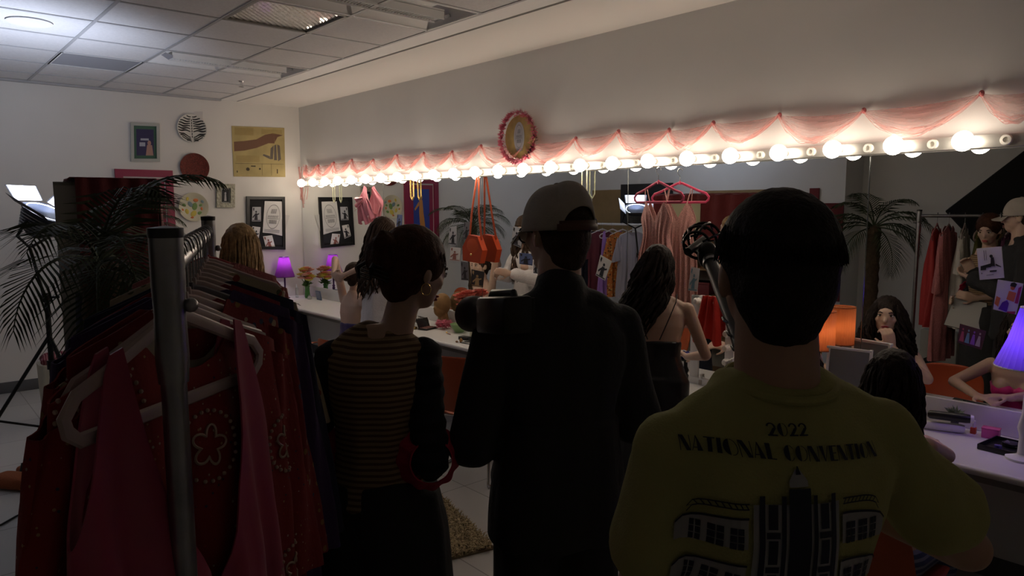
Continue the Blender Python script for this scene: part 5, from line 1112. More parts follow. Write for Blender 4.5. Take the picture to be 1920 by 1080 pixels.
# ---- clothes rail
PA = V((-3.655, -7.43, 0)); PB = V((-3.13, -6.01, 0)); dv = (PB-PA).normalized(); RL = (PB-PA).length; ang = math.atan2(dv.y, dv.x)
t = thing('clothes_rail', 'galvanised steel clothes rail packed with garments at left', 'clothes rail', PA, 0)
nrm = V((-dv.y, dv.x, 0))
for P in (PA, PB):
    q = P-PA; o = MB().cyl(q+V((0, 0, .10)), q+V((0, 0, 1.775)), .0165, n=24).build('post', steel, t)
    m = MB().lathe([(.0190, 1.565), (.0215, 1.60), (.020, 1.66), (.0215, 1.70), (.0215, 1.765), (.001, 1.765)], q, 24).build('collar', steel, o)
    MB().lathe([(.0218, 1.762), (.0226, 1.767), (.0226, 1.775), (.001, 1.778)], q, 24).build('end_cap', blackp, o); MB().ell(q+nrm*-.026+V((0, 0, 1.67)), (.010, .010, .010)).cyl(q+dv*.02+V((0, 0, 1.665)), q+dv*.045+V((0, 0, 1.665)), .012, n=12).build('bolt', steel, o)
    MB().cyl(q-nrm*.28+V((0, 0, .085)), q+nrm*.28+V((0, 0, .085)), .016, n=16).build('foot_bar', steel, t)
    for s in (-1, 1): MB().lathe([(.001, -.012), (.032, -.012), (.035, 0), (.032, .012), (.001, .012)], q+nrm*.26*s+V((0, 0, .0355)), 20, rz3(ang)@rx3(pi/2)).cyl(q+nrm*.26*s+V((0, 0, .04)), q+nrm*.26*s+V((0, 0, .08)), .006, n=8).build('caster', blackp, t)
MB().cyl(V((0, 0, 1.72)), dv*RL+V((0, 0, 1.72)), .0145, n=20).build('top_rail', steel, t); MB().cyl(V((0, 0, .13)), dv*RL+V((0, 0, .13)), .014, n=16).build('bottom_rail', steel, t)
hp = mat('pale_pink_plastic', (.42, .33, .31), .4); hred = mat('red_velvet_hanger', (.32, .02, .03), .7, sheen=.4); hbk = mat('grey_hanger', (.12, .11, .13), .5)
satin = mat('rose_satin', (.34, .035, .085), .32, bump=.08, bs=25, sheen=.2)
band = spots('bandana_print', (.22, .010, .010), [(.42, .34, .26), (.03, .03, .06), (.30, .02, .02), (.35, .22, .10)], 75, .16)
band2 = spots('red_patchwork', (.20, .012, .012), [(.38, .30, .20), (.25, .14, .03), (.04, .05, .10)], 42, .30)
G = [ # t along rail, twist deg, hanger, garment args, names
 (.10, 36, hp, dict(m_=satin, W0=.40, W1=.52, L=1.00, straps=True, seed=3, fold=.016), 'rose_dress', 'rose satin V-neck dress on the nearest hanger of the rail', 'dress', 'pale hanger holding the rose satin dress, nearest on the rail'),
 (.165, 31, hp, dict(m_=band, W0=.44, W1=.66, L=.92, neck=.09, ndepth=.08, sleeves=.45, seed=5), 'bandana_tunic', 'red tunic with white scrolled paisley patches behind the rose dress', 'tunic', 'second pale hanger from the near post of the rail'),
 (.225, 35, hp, dict(m_=cream, W0=.42, W1=.58, L=.70, sleeves=.40, seed=7), 'cream_blouse', 'cream blouse with a pointed hem showing right of the tunic', 'blouse', 'pale hanger holding the cream blouse'),
 (.30, 24, hp, dict(m_=band2, W0=.42, W1=.60, L=1.15, sleeves=.5, seed=9, lift=.024), 'patchwork_dress', 'dark red patchwork print dress on the rail, behind the cream blouse', 'dress', 'pale hanger holding the patchwork dress'),
 (.38, 24, hp, dict(m_=mat('mauve_cloth', (.16, .05, .07), .8, bump=.2, bs=60), W0=.41, W1=.60, L=1.1, sleeves=.45, seed=11), 'mauve_dress', 'dusty mauve dress hanging mid-rail, right after the red patchwork', 'dress', 'pale hanger holding the dusty mauve dress'),
 (.47, 12, hbk, dict(m_=mat('violet_cloth', (.045, .018, .085), .75, bump=.2, bs=60), W0=.43, W1=.62, L=1.15, sleeves=.55, seed=13, lift=.024), 'violet_coat', 'deep violet long coat mid-rail beside the striped-top woman', 'coat', 'grey hanger holding the violet coat'),
 (.57, 15, hp, dict(m_=mat('crimson_cloth', (.22, .012, .03), .8, bump=.2, bs=60), W0=.42, W1=.52, L=.8, sleeves=.45, seed=15, lift=.024), 'crimson_blouse', 'crimson blouse hanging between violet and navy garments', 'blouse', 'pale hanger holding the crimson blouse'),
 (.67, 2, hp, dict(m_=mat('navy_wool', (.018, .018, .05), .8, bump=.3, bs=60), W0=.44, W1=.60, L=1.2, sleeves=.58, seed=17, lift=.024), 'navy_coat', 'dark navy coat, outermost dark edge of the rail clothes', 'coat', 'pale hanger holding the navy coat'),
 (.78, 8, hp, dict(m_=mat('plum_cloth', (.10, .02, .07), .7, bump=.2, bs=60), W0=.42, W1=.58, L=1.05, sleeves=.4, seed=19), 'plum_dress', 'plum dress hanging two thirds along the rail', 'dress', 'pale hanger holding the plum dress'),
 (.90, -5, hp, dict(m_=spots('vine_print', (.42, .36, .24), [(.30, .05, .03), (.10, .12, .05)], 26, .25), W0=.40, W1=.55, L=.95, sleeves=.35, seed=21, lift=.024), 'vine_dress', 'cream dress with a small vine print near the rail far end', 'dress', 'pale hanger holding the vine-print dress'),
 (1.03, 0, hp, dict(m_=mat('olive_cloth', (.12, .12, .03), .8, bump=.2, bs=60), W0=.30, W1=.5, L=1.1, seed=23), 'olive_dress', 'olive green dress, seen reflected in the right mirror', 'dress', 'pale hanger holding the olive dress'),
 (1.16, -11, hp, dict(m_=mat('white_cotton', (.50, .48, .44), .8, bump=.2, bs=60), W0=.40, W1=.5, L=.9, sleeves=.3, seed=25), 'white_blouse', 'white blouse toward the far end of the rail', 'blouse', 'pale hanger holding the white blouse'),
 (1.28, -5, hp, dict(m_=mat('rose_lace', (.42, .15, .15), .7, bump=.5, bs=120), W0=.40, W1=.55, L=1.2, sleeves=.5, seed=27, lift=.024), 'rose_lace_dress', 'dusty pink lace dress with sleeves at the rail far end', 'dress', 'pale hanger holding the dusty pink lace dress'),
 (1.37, -9, hred, dict(m_=mat('scarlet_dress', (.33, .02, .02), .6, bump=.2, bs=60), W0=.34, W1=.5, L=.9, seed=29), 'scarlet_dress', 'scarlet dress on the last hanger by the far post', 'dress', 'red velvet hanger by the far post'),
]
objs_g = {}
for tt, tw, hm_, kw, nm_, lb, ct, hl in G:
    P = PA+dv*tt+V((0, 0, 1.7345-.018+.0145-.003)); a = RD(tw)
    h = thing('clothes_hanger', hl, 'hanger', P, a, 'hangers on the near clothes rail'); make_hanger(h, hm_, steel, dz=.085, th=.0105)
    gar = thing(nm_, lb, ct, P, a); objs_g[nm_] = garment(gar, 'cloth', dz=.085, **kw)
# white scrolled embroidery on the red tunic
o = objs_g['bandana_tunic']; tr2 = bvh(o); emb = mat('embroidery_white', (.46, .36, .28), .8)
def scroll(m, cx_, cz_, r, petals=5):
    def pt(x, z): h = tr2.ray_cast(V((x, -1, z)), V((0, 1, 0)), 2); return h[0]+V((0, -.002, 0)) if h[0] else None
    for seq in ([(cx_+(r*.30+r*.30*abs(cos(petals*a/2)))*cos(a), cz_+(r*.30+r*.30*abs(cos(petals*a/2)))*sin(a)) for a in [2*pi*i/60 for i in range(61)]],):
        P_l = [pt(*s_) for s_ in seq]
        if all(P_l): m.ring(P_l, .0022, 4)
    for i in range(26):
        a = 2*pi*i/26; e = pt(cx_+r*cos(a), cz_+r*sin(a))
        if e: m.ell(e, .0035, None, 6, 4)
for a_, b_, r_ in ((-.17, -.20, .06), (-.20, -.42, .065), (-.24, -.64, .06), (.20, -.36, .05), (.19, -.60, .05), (.0, -.30, .055), (.22, -.80, .05), (-.10, -.75, .06)): m = MB(); scroll(m, a_, b_, r_); m.build('embroidered_medallion', emb, o)

# ---- palms
fr_m = mat('palm_leaf', (.028, .045, .014), .6, var=.35, vs=10); tk_m = mat('palm_trunk', (.07, .045, .025), .9, var=.4, vs=30, bump=1, bs=40)
def palm(loc, label, hz, fr_n, Lf, seed, m_=None, trunk_r=.06, leafl=.24, skip=None):
    t = thing('palm_tree', label, 'palm', loc); rnd = random.Random(seed)
    MB().lathe([(.001, 0), (.14, 0), (.17, .24), (.18, .28), (.165, .28), (.15, .25), (.001, .25)], n=28).build('pot', mat('dark_planter', (.03, .03, .03), .5), t)
    MB().lathe([(trunk_r*(1+.16*(i % 2)), .25+(hz-.25)*i/24) for i in range(25)]+[(.001, hz+.03)], n=14).build('trunk', tk_m, t)
    for i in range(fr_n):
        a = 2.399*i+rnd.uniform(-.2, .2); e0 = 1.35-1.45*(i/fr_n)+rnd.uniform(-.1, .1); L = Lf*rnd.uniform(.85, 1.1)
        if skip and skip(a, e0): continue
        pts = []; p = V((0, 0, hz)); N = 14; e = e0
        for j in range(N+1): pts.append(p.copy()); d = V((cos(a)*cos(e), sin(a)*cos(e), sin(e))); p = p+d*L/N; e -= (.105+.02*j/N*3)
        m = MB(); m.ring(pts, [.008-.0065*j/N for j in range(N+1)], 5)
        side = V((-sin(a), cos(a), 0))
        for j in range(5, 2*N+1):
            u = j/(2*N); k_ = min(N-1, int(u*N)); b = pts[k_].lerp(pts[k_+1], u*N-k_); fw = (pts[k_+1]-pts[k_]).normalized(); up = side.cross(fw)*-1
            ll = leafl*(sin(pi*(.12+.88*u)**.8)*.85+.18)*rnd.uniform(.85, 1.1)
            for s in (-1, 1):
                d = (side*s*.85+fw*(.55+.5*u)+V((0, 0, .08))).normalized(); q1 = b+d*ll*.5+V((0, 0, -.012)); q2 = b+d*ll+V((0, 0, -.22*ll-.03)); wv = fw.cross(V((0, 0, 1))); wv = fw*.0065
                m.add([b-wv*.5, b+wv*.5, q1+wv, q1-wv, q2], [(0, 1, 2, 3), (3, 2, 4)])
        m.build('frond', m_ or fr_m, t, smooth=False)
    return t
palm((-3.36, -5.53, 0), 'large dark artificial palm behind the clothes rail at left', 1.60, 32, .60, 5, skip=lambda a, e: ((4.9 < a % (2*pi) < 6.27 or a % (2*pi) < .5) and a > .3 and .15 < e < 1.3) or 1.75 < a % (2*pi) < 3.7 and e > -.02)
palm((-2.12, -.75, 0), 'palm near the far wall, seen reflected behind the orange handbags', 1.55, 20, .66, 9, mat('palm_leaf_far', (.05, .06, .03), .6, var=.35, vs=10))

# ---- shelf unit with red curtain, seen from behind at left and in the mirror
t = thing('shelf_unit', 'tall grey-white shelf unit draped with dark red cloth beyond the palm', 'shelf unit', (-3.10, -3.88, 0))
gw = mat('shelf_panel', (.26, .25, .23), .6); m = MB()
for y in (-.565, .565): MB().box((0, y, .965), (.42, .02, 1.93), bev=.002).build('side_panel', gw, t)
MB().box((-.20, 0, .965), (.015, 1.11, 1.93)).build('back_panel', gw, t, smooth=False)
for z in (.06, .44, .82, 1.12, 1.42): MB().box((0, 0, z), (.40, 1.11, .022), bev=.002).build('shelf', mat('shelf_wood', (.22, .13, .06), .6, var=.2, vs=12), t)
MB().box((0, 0, 1.92), (.42, 1.15, .02), bev=.002).build('top_panel', gw, t)
red = mat('dark_red_velvet', (.13, .010, .012), .8, bump=.3, bs=50, sheen=.25)
m = MB(); sx = -3.10; sy = -3.88
prof_ = [(-.15, 1.938), (-.15, 1.943), (-.14, 1.95), (.225, 1.95), (.24, 1.935), (.24, 1.45)]
def drape(u, v):
    n = len(prof_)-1; k_ = min(n-1, int(v*n)); f_ = v*n-k_; a, b = prof_[k_], prof_[k_+1]; x = a[0]+(b[0]-a[0])*f_; z = a[1]+(b[1]-a[1])*f_
    w_ = .014*sin(u*40) if (k_ in (0, 4)) else .003*sin(u*40); return V((sx+x+(w_ if k_ == 4 else -w_ if k_ == 0 else 0), sy-.60+u*1.2, z+(0 if k_ in (0, 4) else abs(w_))))
m.grid(drape, 90, 20); m.grid(lambda u, v: V((sx-.12+.35*u, sy-.590-.010-.010*sin(u*26), 1.952-v*(.95+.03*sin(u*9)))), 40, 12)
tag(m.build('red_curtain', red, solid=.004), 'dark red velvet cloth draped over the tall shelf unit', 'curtain')
c4 = [V((sx+.262, sy+.38, 1.5)), V((sx+.262, sy+.02, 1.5)), V((sx+.262, sy+.02, 1.86)), V((sx+.262, sy+.38, 1.86))]; c4 = [c4[1], c4[0], c4[3], c4[2]]
t = thing('cream_poster', 'cream poster with a lady figure pinned on the red cloth', 'poster', sum(c4, V())/4); MB().poly(c4, V((.003, 0, 0))).build('sheet', mat('cream_poster', (.50, .46, .30), .7), t, world=True, smooth=False)
flat(t, 'lady_figure', [p+V((.003, 0, 0)) for p in c4], V((1, 0, 0)), [circ(.5, .72, .1), [(.3, .08), (.7, .08), (.6, .6), (.4, .6)], [(.15, .1), (.3, .1), (.3, .4), (.2, .35)]], mat('poster_brown', (.20, .11, .07), .7), 1)
rn = random.Random(8)
for i, (z, y, d_, c_, nm_, lb) in enumerate([(1.134, -.2, (.2, .22, .16), (.60, .12, .12), 'coral_box', 'coral box on the upper shelf of the red-draped unit'), (1.134, .25, (.22, .16, .12), (.3, .2, .1), 'brown_box', 'brown box on the upper shelf of the red-draped unit'), (.834, .1, (.25, .3, .14), (.14, .02, .03), 'dark_red_box', 'dark red box on the middle shelf of the red-draped unit'), (.454, -.1, (.25, .4, .2), (.35, .34, .3), 'white_storage_box', 'white storage box on the lower shelf of the red-draped unit')]):
    q = thing(nm_, lb, 'box', (sx+.02, sy+y, z-.002)); MB().box((0, 0, d_[2]/2), d_, bev=.006).build('box_body', mat('boxc_%d' % i, c_, .6), q); MB().box((0, 0, d_[2]-.015), (d_[0]+.006, d_[1]+.006, .03), bev=.004).build('lid', mat('boxc_%d' % i), q)

# the unit stands slightly turned
_c0 = V((-3.10, -3.88, 0)); _c1 = V((-3.026, -3.924, 0)); _R = rz3(-.154)
for o in list(COL.objects):
    if o.parent is None and (o.name in ('shelf_unit', 'red_curtain', 'cream_poster', 'coral_box', 'brown_box', 'dark_red_box', 'white_storage_box') or (o.get('category') == 'box' and o.location.x < -2.5)):
        o.location = _c1+_R@(o.location-_c0); o.rotation_euler.z = -.154
# ---- opposite wall: cardboard panels, second rail, black flag, signs (all seen in the mirror)
cb = mat('cardboard', (.28, .19, .09), .85, var=.1, vs=4)
def wallpanel(x0p, x1p, ytop, zb_, label, m_=cb, X=XL+.03, name='cardboard_panel'):
    a = on(0, X, x0p, ytop, True); b = on(0, X, x1p, ytop, True)
    tag(MB().box((X-.01, (a.y+b.y)/2, (a.z+zb_)/2), (.02, abs(a.y-b.y), a.z-zb_), bev=.002).build(name, m_, smooth=False), label, 'panel')
wallpanel(1112, 1186, 357, .9, 'brown cardboard panel on the opposite wall, reflected right of the grey cap')
wallpanel(1315, 1478, 358, .9, 'brown cardboard panel on the opposite wall, reflected above the red cloth')
wallpanel(1519, 1537, 353, 1.6, 'small dark red square on the opposite wall, reflected above the hair', mat('dark_red_card', (.16, .015, .02), .7), name='red_card')
wallpanel(1535, 1583, 381, .6, 'dark red hanging beside the wall edge, reflected right of the short hair', red, name='red_hanging')
wallpanel(1165, 1262, 346, 1.55, 'black board on the opposite wall behind the video light reflection', mat('black_board', (.02, .02, .024), .7), X=XL+.06, name='black_board')
X2 = -4.35; ra = on(0, X2, 1075, 419, True); rb = on(0, X2, 1215, 417, True)
t = thing('white_clothes_rail', 'white pipe clothes rail by the opposite wall, seen in the mirror', 'clothes rail', (X2, (ra.y+rb.y)/2, 0)); zr = ra.z
wp_ = mat('white_pipe', (.6, .6, .6), .4)
MB().cyl((X2, ra.y+.06, zr), (X2, rb.y-.06, zr), .018, n=16).build('top_rail', wp_, t, world=True)
for y in (ra.y+.05, rb.y-.05): o = MB().cyl((X2, y, .05), (X2, y, zr), .017, n=16).build('post', wp_, t, world=True); MB().cyl((X2-.28, y, .05), (X2+.28, y, .05), .017, n=12).ell((X2-.26, y, .022), .022).ell((X2+.26, y, .022), .022).build('foot', wp_, o, world=True)
cl2 = [('lilac_dress', 'lilac dress on the white rail, seen reflected by the cap', mat('lilac_cloth', (.32, .16, .45), .8)), ('orange_tunic', 'orange print tunic on the white rail, seen reflected', spots('orange_print', (.45, .13, .02), [(.1, .04, .01), (.5, .3, .1)], 30, .4)), ('grey_shirt', 'pale grey shirt at the right end of the white rail reflection', mat('pale_grey_cloth', (.34, .30, .33), .8)), ('maroon_shirt', 'maroon shirt at the left end of the white rail reflection', mat('maroon_cloth', (.12, .02, .03), .8)), ('navy_shirt', 'navy shirt left of the lilac dress on the white rail', navy)]
order = [4, 3, 0, 1, 2]
for i, k_ in enumerate(order):
    nm_, lb, mm = cl2[k_]; y = on(0, X2, 1112+i*19, 419, True).y; P = V((X2, y, zr+.004)); a = RD(25)
    h = thing('white_hanger', 'white hanger carrying the '+nm_.replace('_', ' ')+' on the white rail', 'hanger', P, a, 'hangers on the white rail'); make_hanger(h, mat('white_hanger', (.55, .5, .48), .5), steel, dz=.08, th=.009)
    garment(thing(nm_, lb, nm_.split('_')[1], P, a), 'cloth', mm, .30 if k_ == 0 else .42, .5, 1.0, dz=.08, straps=(k_ == 0), sleeves=0 if k_ == 0 else .35, seed=k_+40)
# black square flag on stand
X3 = -4.62; c0 = on(0, X3, 1775, 396, True); e1 = (on(0, X3, 1920, 285, True)-c0).normalized(); e2 = (on(0, X3, 1890, 480, True)-c0); e2 = (e2-e1*e2.dot(e1)).normalized()
t = thing('black_flag', 'large square black fabric flag set on a stand near the opposite wall', 'light flag', (c0+(e1+e2)*.55).xy.to_3d())
q = [c0, c0+e1*1.1, c0+(e1+e2)*1.1, c0+e2*1.1]; MB().poly(q, V((.006, 0, 0))).build('fabric', mat('black_duvetyne', (.008, .008, .008), .95), t, world=True, smooth=False)
MB().ring(q+[q[0]], .009, 8).build('frame', blackm, t, world=True)
st = (c0+(e1+e2)*.55); MB().cyl((X3-.03, st.y, .3), (X3-.03, st.y, st.z), .014, n=12).build('stand_pole', blackm, t, world=True)
for a in (0, 2.1, 4.2): MB().ring([V((X3-.03, st.y, .55)), V((X3-.03+.35*cos(a), st.y+.35*sin(a), .012))], .011, 8).build('leg', blackm, t, world=True)
# small black VIP sign low on the recess wall
XR = -3.70; _a, _b = on(0, XR, 1722, 690, True), on(0, XR, 1792, 690, True)
tag(MB().box((XR-.06, (_a.y+_b.y)/2, .30), (.10, abs(_a.y-_b.y), .60), bev=.006).build('storage_crate', mat('pale_grey_board', (.42, .42, .40), .7), smooth=False), 'pale grey crate on the floor carrying the black sign, seen in the mirror', 'crate')
c4 = [on(0, XR, *p_, True) for p_ in ((1732, 681), (1763, 676), (1760, 662), (1733, 671))]
t = thing('vip_sign', 'small black sign with pale letters VIP on the pale grey crate', 'sign', sum(c4, V())/4); MB().poly(c4, V((.004, 0, 0))).build('board', blackp, t, world=True, smooth=False)
fq = lay([p+V((.005, 0, 0)) for p in c4], V((1, 0, 0)), 1); m = MB()
for q in word('VIP', .5, .2, .6, .12, .42): m.poly([fq(p[0], p[1]) for p in q])
m.build('lettering', mat('sign_letters', (.45, .45, .42), .6), t, world=True, smooth=False)

# ---- video light on stand
LP = V((-3.10, -2.80, 1.80)); t = thing('video_light', 'bright video light with black barn doors on a stand at left', 'video light', (LP.x, LP.y, 0))
aim = V((.42, -.42, 1.0)).normalized(); AX = aim.to_track_quat('Z', 'Y').to_matrix()
loc = lambda x, y, z: LP+AX@V((x, y, z))
m = MB(); m.loft([(loc(0, 0, z), a, b, AX@V((1, 0, 0)), AX@V((0, 1, 0))) for z, a, b in ((-.20, .06, .05), (-.17, .09, .08), (-.06, .12, .11), (-.02, .145, .13))], 24, 3.5); m.build('housing', mat('light_housing', (.03, .035, .05), .35, metal=.4), t, world=True)
m = MB()
for j in range(6): m.loft([(loc(0, 0, -.16+j*.02), .11+j*.004, .10+j*.004, AX@V((1, 0, 0)), AX@V((0, 1, 0))), (loc(0, 0, -.154+j*.02), .11+j*.004, .10+j*.004, AX@V((1, 0, 0)), AX@V((0, 1, 0)))], 20, 3.5)
m.build('cooling_fins', steel, t, world=True)
m = MB().grid(lambda u, v: loc(.135*v**.5*cos(2*pi*u), .12*v**.5*sin(2*pi*u), -.018-.03*(1-v)), 32, 6, closeu=True); m.build('lamp_face', mat('video_lamp', (.8, .85, 1), .5, emit=(.82, .88, 1.0), es=14), t, world=True)
rf = mat('barn_reflector', (.7, .7, .72), .35, metal=.5)
for (dx, dy, tl) in ((1, 0, .75), (-1, 0, 1.05), (0, 1, 1.0), (0, -1, .8)):
    d = AX@V((dx, dy, 0)); s_ = AX@V((-dy, dx, 0)); b = LP+d*.145-aim*.015; e = b+(aim*cos(tl)+d*sin(tl))*.11; n_ = d.cross(s_)
    pp = [b-s_*.13, b+s_*.13, e+s_*.14, e-s_*.14]; o = MB().poly(pp, d*.003).build('barn_door', mat('barn_black', (.012, .012, .014), .5), t, world=True, smooth=False)
    ii = [p-d*.0012 for p in (b-s_*.12, b+s_*.12, e+s_*.13, e-s_*.13)]; MB().poly(ii, -d*.0006).build('door_lining', rf, o, world=True, smooth=False)
m = MB().ring([loc(.15, 0, -.08), loc(.17, 0, -.2), loc(0, 0, -.30), loc(-.17, 0, -.2), loc(-.15, 0, -.08)], .010, 8); m.build('yoke', blackm, t, world=True)
bs = loc(0, 0, -.30); MB().cyl((LP.x-.05, LP.y, .25), (LP.x-.05, LP.y, 1.2), .017, n=14).cyl((LP.x-.05, LP.y, 1.15), bs, .011, n=12).build('stand_pole', blackm, t, world=True)
for z in (.72, 1.18): MB().cyl((LP.x-.05, LP.y, z), (LP.x-.05, LP.y, z+.06), .028, n=14).cyl((LP.x-.05, LP.y, z+.03), (LP.x+.02, LP.y-.03, z+.03), .008, n=8).build('clamp', blackm, t, world=True)
for a in (1.0, 3.1, 5.2): MB().ring([V((LP.x-.05, LP.y, .95)), V((LP.x-.05+.33*cos(a), LP.y+.33*sin(a), .42)), V((LP.x-.05+.45*cos(a), LP.y+.45*sin(a), .014))], .012, 8).ring([V((LP.x-.05, LP.y, .30)), V((LP.x-.05+.33*cos(a), LP.y+.33*sin(a), .42))], .008, 8).build('leg', blackm, t, world=True)
p = on(2, 0, 50, 905); t = thing('sandbag', 'orange-brown sandbag on the floor by the light stand', 'sandbag', (p.x, p.y, 0), .6)
MB().box((-.09, 0, .05), (.15, .26, .095), bev=.035).box((.09, 0, .05), (.15, .26, .095), bev=.035).build('bag', mat('orange_canvas', (.26, .07, .02), .85, bump=.5, bs=150), t, sub=1); MB().ring([V((-.04, 0, .08)), V((-.02, 0, .14)), V((.03, 0, .14)), V((.05, 0, .08))], .010, 6, flat=.4).build('handle', blackp, t)
# floor cable, bin and striped cloth near the stand
pts = [on(2, .008, *s) for s in ((0, 985), (30, 968), (80, 945), (140, 930), (200, 915))]; tag(MB().ring(pts, .006, 8).build('floor_cable', blackp), 'black cable curving across the floor at lower left', 'cable')
p = on(2, 0, 118, 790); t = thing('laundry_basket', 'tall cream fabric basket left of the clothes rail', 'basket', (p.x+.02, p.y, 0))
MB().loft([(V((0, 0, z)), a, b, V((1, 0, 0)), V((0, 1, 0))) for z, a, b in ((.0, .15, .13), (.3, .165, .145), (.52, .17, .15))], 28, 4).build('basket_body', cream, t); zc0 = .52
o = MB()
for i in range(5): o.ring([V((-.17+.06*i, -.10, zc0+.02)), V((-.14+.055*i, -.02, zc0+.06+.01*(i % 2))), V((-.15+.06*i, .11, zc0+.02))], .034, 10)
o = o.build('towel', stripes('burgundy_stripes', (.14, .02, .035), (.30, .16, .16), 0, .02, .7, .9, wob=.06), vox=.008, sm=2); o.location = (p.x+.02, p.y, o.location.z+.0); tag(o, 'folded burgundy striped towel lying on the cream basket', 'towel')
t = thing('dark_garment_bag', 'dark navy garment bag hooked on the shelf unit behind the palm', 'garment bag', (-3.14, -4.53, .35)); MB().grid(lambda u, v: V((cos(2*pi*u)*(.13+.05*v), sin(2*pi*u)*.05+.012*sin(u*30), 1.05-1.05*v)), 40, 12, closeu=True).build('bag_body', navy, t, solid=.004); MB().ring([V((0, 0, 1.05)), V((0, 0, 1.14)), V((.02, 0, 1.16))], .003, 6).build('hook', steel, t)

# ---- chairs
oc = mat('orange_shell', (.36, .065, .015), .42); 
def chair(x, y, rz, label, m_=oc):
    t = thing('chair', label, 'chair', (x, y, 0), rz, 'orange shell chairs')
    def seat(u, v):
        xx = (u-.5)*.44; k_ = v; yy = -.21+.42*k_; z = .44+.015*cos(pi*(k_-.5))*-1+.04*(2*(u-.5))**2*.5-.03*max(0, k_-.85)*3; return V((xx*(1-.08*abs(2*k_-1)**3), yy, z))
    def back(u, v):
        xx = (u-.5)*(.44-.03*v); return V((xx*(1-.10*max(0, v-.7)*3*abs(2*u-1)), -.21-.10*v-.02*sin(pi*v)+.055*(2*u-1)**2, .455+.40*v-.05*max(0, v-.8)*5*(2*u-1)**4))
    MB().grid(seat, 16, 14).build('seat', m_, t, solid=.012, sub=1); MB().grid(back, 16, 14).build('backrest', m_, t, solid=.012, sub=1)
    for s in (-1, 1):
        MB().ring([V((s*.20, .10, .43)), V((s*.235, .16, .02)), V((s*.235, .14, .011)), V((s*.235, -.28, .011)), V((s*.225, -.26, .05)), V((s*.19, -.17, .42)), V((s*.16, -.22, .60))], .010, 8).build('leg', chrome, t)
    MB().cyl((-.20, .09, .425), (.20, .09, .425), .009, n=10).cyl((-.19, -.15, .42), (.19, -.15, .42), .009, n=10).build('cross_bar', chrome, t)
    return t
chair(-.98, -4.70, -1.15, 'empty orange shell chair with chrome legs beside the shaggy rug')
chair(-.95, -1.62, -1.3, 'orange chair nearest the far corner, left of the bare-backed woman')
for (f_, lb) in ((D_, 'orange chair on which the bare-backed woman sits'), (G_, 'orange chair under the woman touching her chin'), (P_, 'orange chair under the woman in hot pink')):
    l = f_.root.location; r = f_.root.rotation_euler.z; d = V((-sin(r), cos(r), 0)); c_ = chair(l.x, l.y, r, lb); c_.location = (l.x+d.x*.02, l.y+d.y*.02, 0); c_.scale = (1, 1, .76)
_c = chair(-1.27, -6.86, -1.75, 'empty red-orange chair behind the woman touching her chin', mat('red_shell', (.38, .06, .015), .45)); _c.scale = (1, 1, .84)
pk = thing('pink_cloth', 'pink cloth hanging from the empty orange chair', 'cloth', (-.98, -4.70, .2)); 
MB().grid(lambda u, v: V((-.77-.012*sin(v*9)+.02*u, -4.88+.20*u, .44-.34*v*(1-.25*u))), 12, 12).build('cloth', mat('salmon_cloth', (.45, .12, .10), .8), pk, world=True, solid=.004)

# ---- shaggy rug
c4 = [V((-1.36, -4.60, 0)), V((-1.63, -5.68, 0)), V((-2.28, -5.52, 0)), V((-2.01, -4.44, 0))]
t = thing('shag_rug', 'shaggy straw-beige rug on the floor', 'rug', sum(c4, V())/4); MB().poly(c4, V((0, 0, .010))).build('rug_base', mat('rug_backing', (.20, .15, .09), .95), t, world=True, smooth=False)
m = MB(); rn = random.Random(77)
for i in range(13000):
    u, v = rn.random(), rn.random(); p = c4[0]*(1-u)*(1-v)+c4[1]*u*(1-v)+c4[2]*u*v+c4[3]*(1-u)*v+V((0, 0, .009)); a = rn.uniform(0, 6.28); d = V((cos(a)*.020, sin(a)*.020, 0)); s_ = V((-sin(a), cos(a), 0))*.0028
    m.add([p-s_, p+s_, p+d*.6+s_+V((0, 0, .018)), p+d*.6-s_+V((0, 0, .018)), p+d*1.3+V((0, 0, .014+rn.random()*.01))], [(0, 1, 2, 3), (3, 2, 4)])
o = m.build('pile', mat('rug_pile', (.42, .33, .19), .95, var=.4, vs=40), t, world=True, smooth=False); o['kind'] = 'stuff'

# ---- camcorder
CP = dep(925, 590, 1.95); cd = (dep(905, 577, 2.25)-dep(985, 578, 1.95)).normalized(); CXm = M((cd, V((0, 0, 1)).cross(cd).normalized(), V((0, 0, 1)))).transposed()
t = thing('camcorder', 'black camcorder held up by the person in the cap', 'camera', CP); cl_ = lambda x, y, z: CXm@V((x, y, z))
MB().box(cl_(-.07, 0, 0), (.20, .085, .10), CXm, bev=.012).build('body', blackp, t)
MB().lathe([(.038, .02), (.040, .07), (.046, .10), (.052, .115), (.054, .17), (.046, .17), (.044, .12), (.001, .11)], (0, 0, 0), 28, CXm@ry3(pi/2)).build('lens_hood', mat('lens_rubber', (.012, .012, .014), .55), t)
MB().lathe([(.001, .118), (.040, .117)], (0, 0, 0), 24, CXm@ry3(pi/2), cap=False).build('lens_glass', mat('lens_glass', (.02, .02, .05), .03, coat=1), t)
MB().ring([cl_(-.15, 0, .04), cl_(-.14, 0, .058), cl_(.0, 0, .060), cl_(.02, 0, .04)], .010, 10).build('handle', blackp, t)
MB().box(cl_(-.05, -.075, .01), (.10, .012, .065), CXm, bev=.003).build('side_screen', blackp, t)
m = MB()
for q in word('N', 0, 0, .020): m.poly([cl_(.005-p[0], .0440, .008+p[1]) for p in q])
m.build('maker_mark', mat('mark_grey', (.5, .5, .5), .5), t, smooth=False)
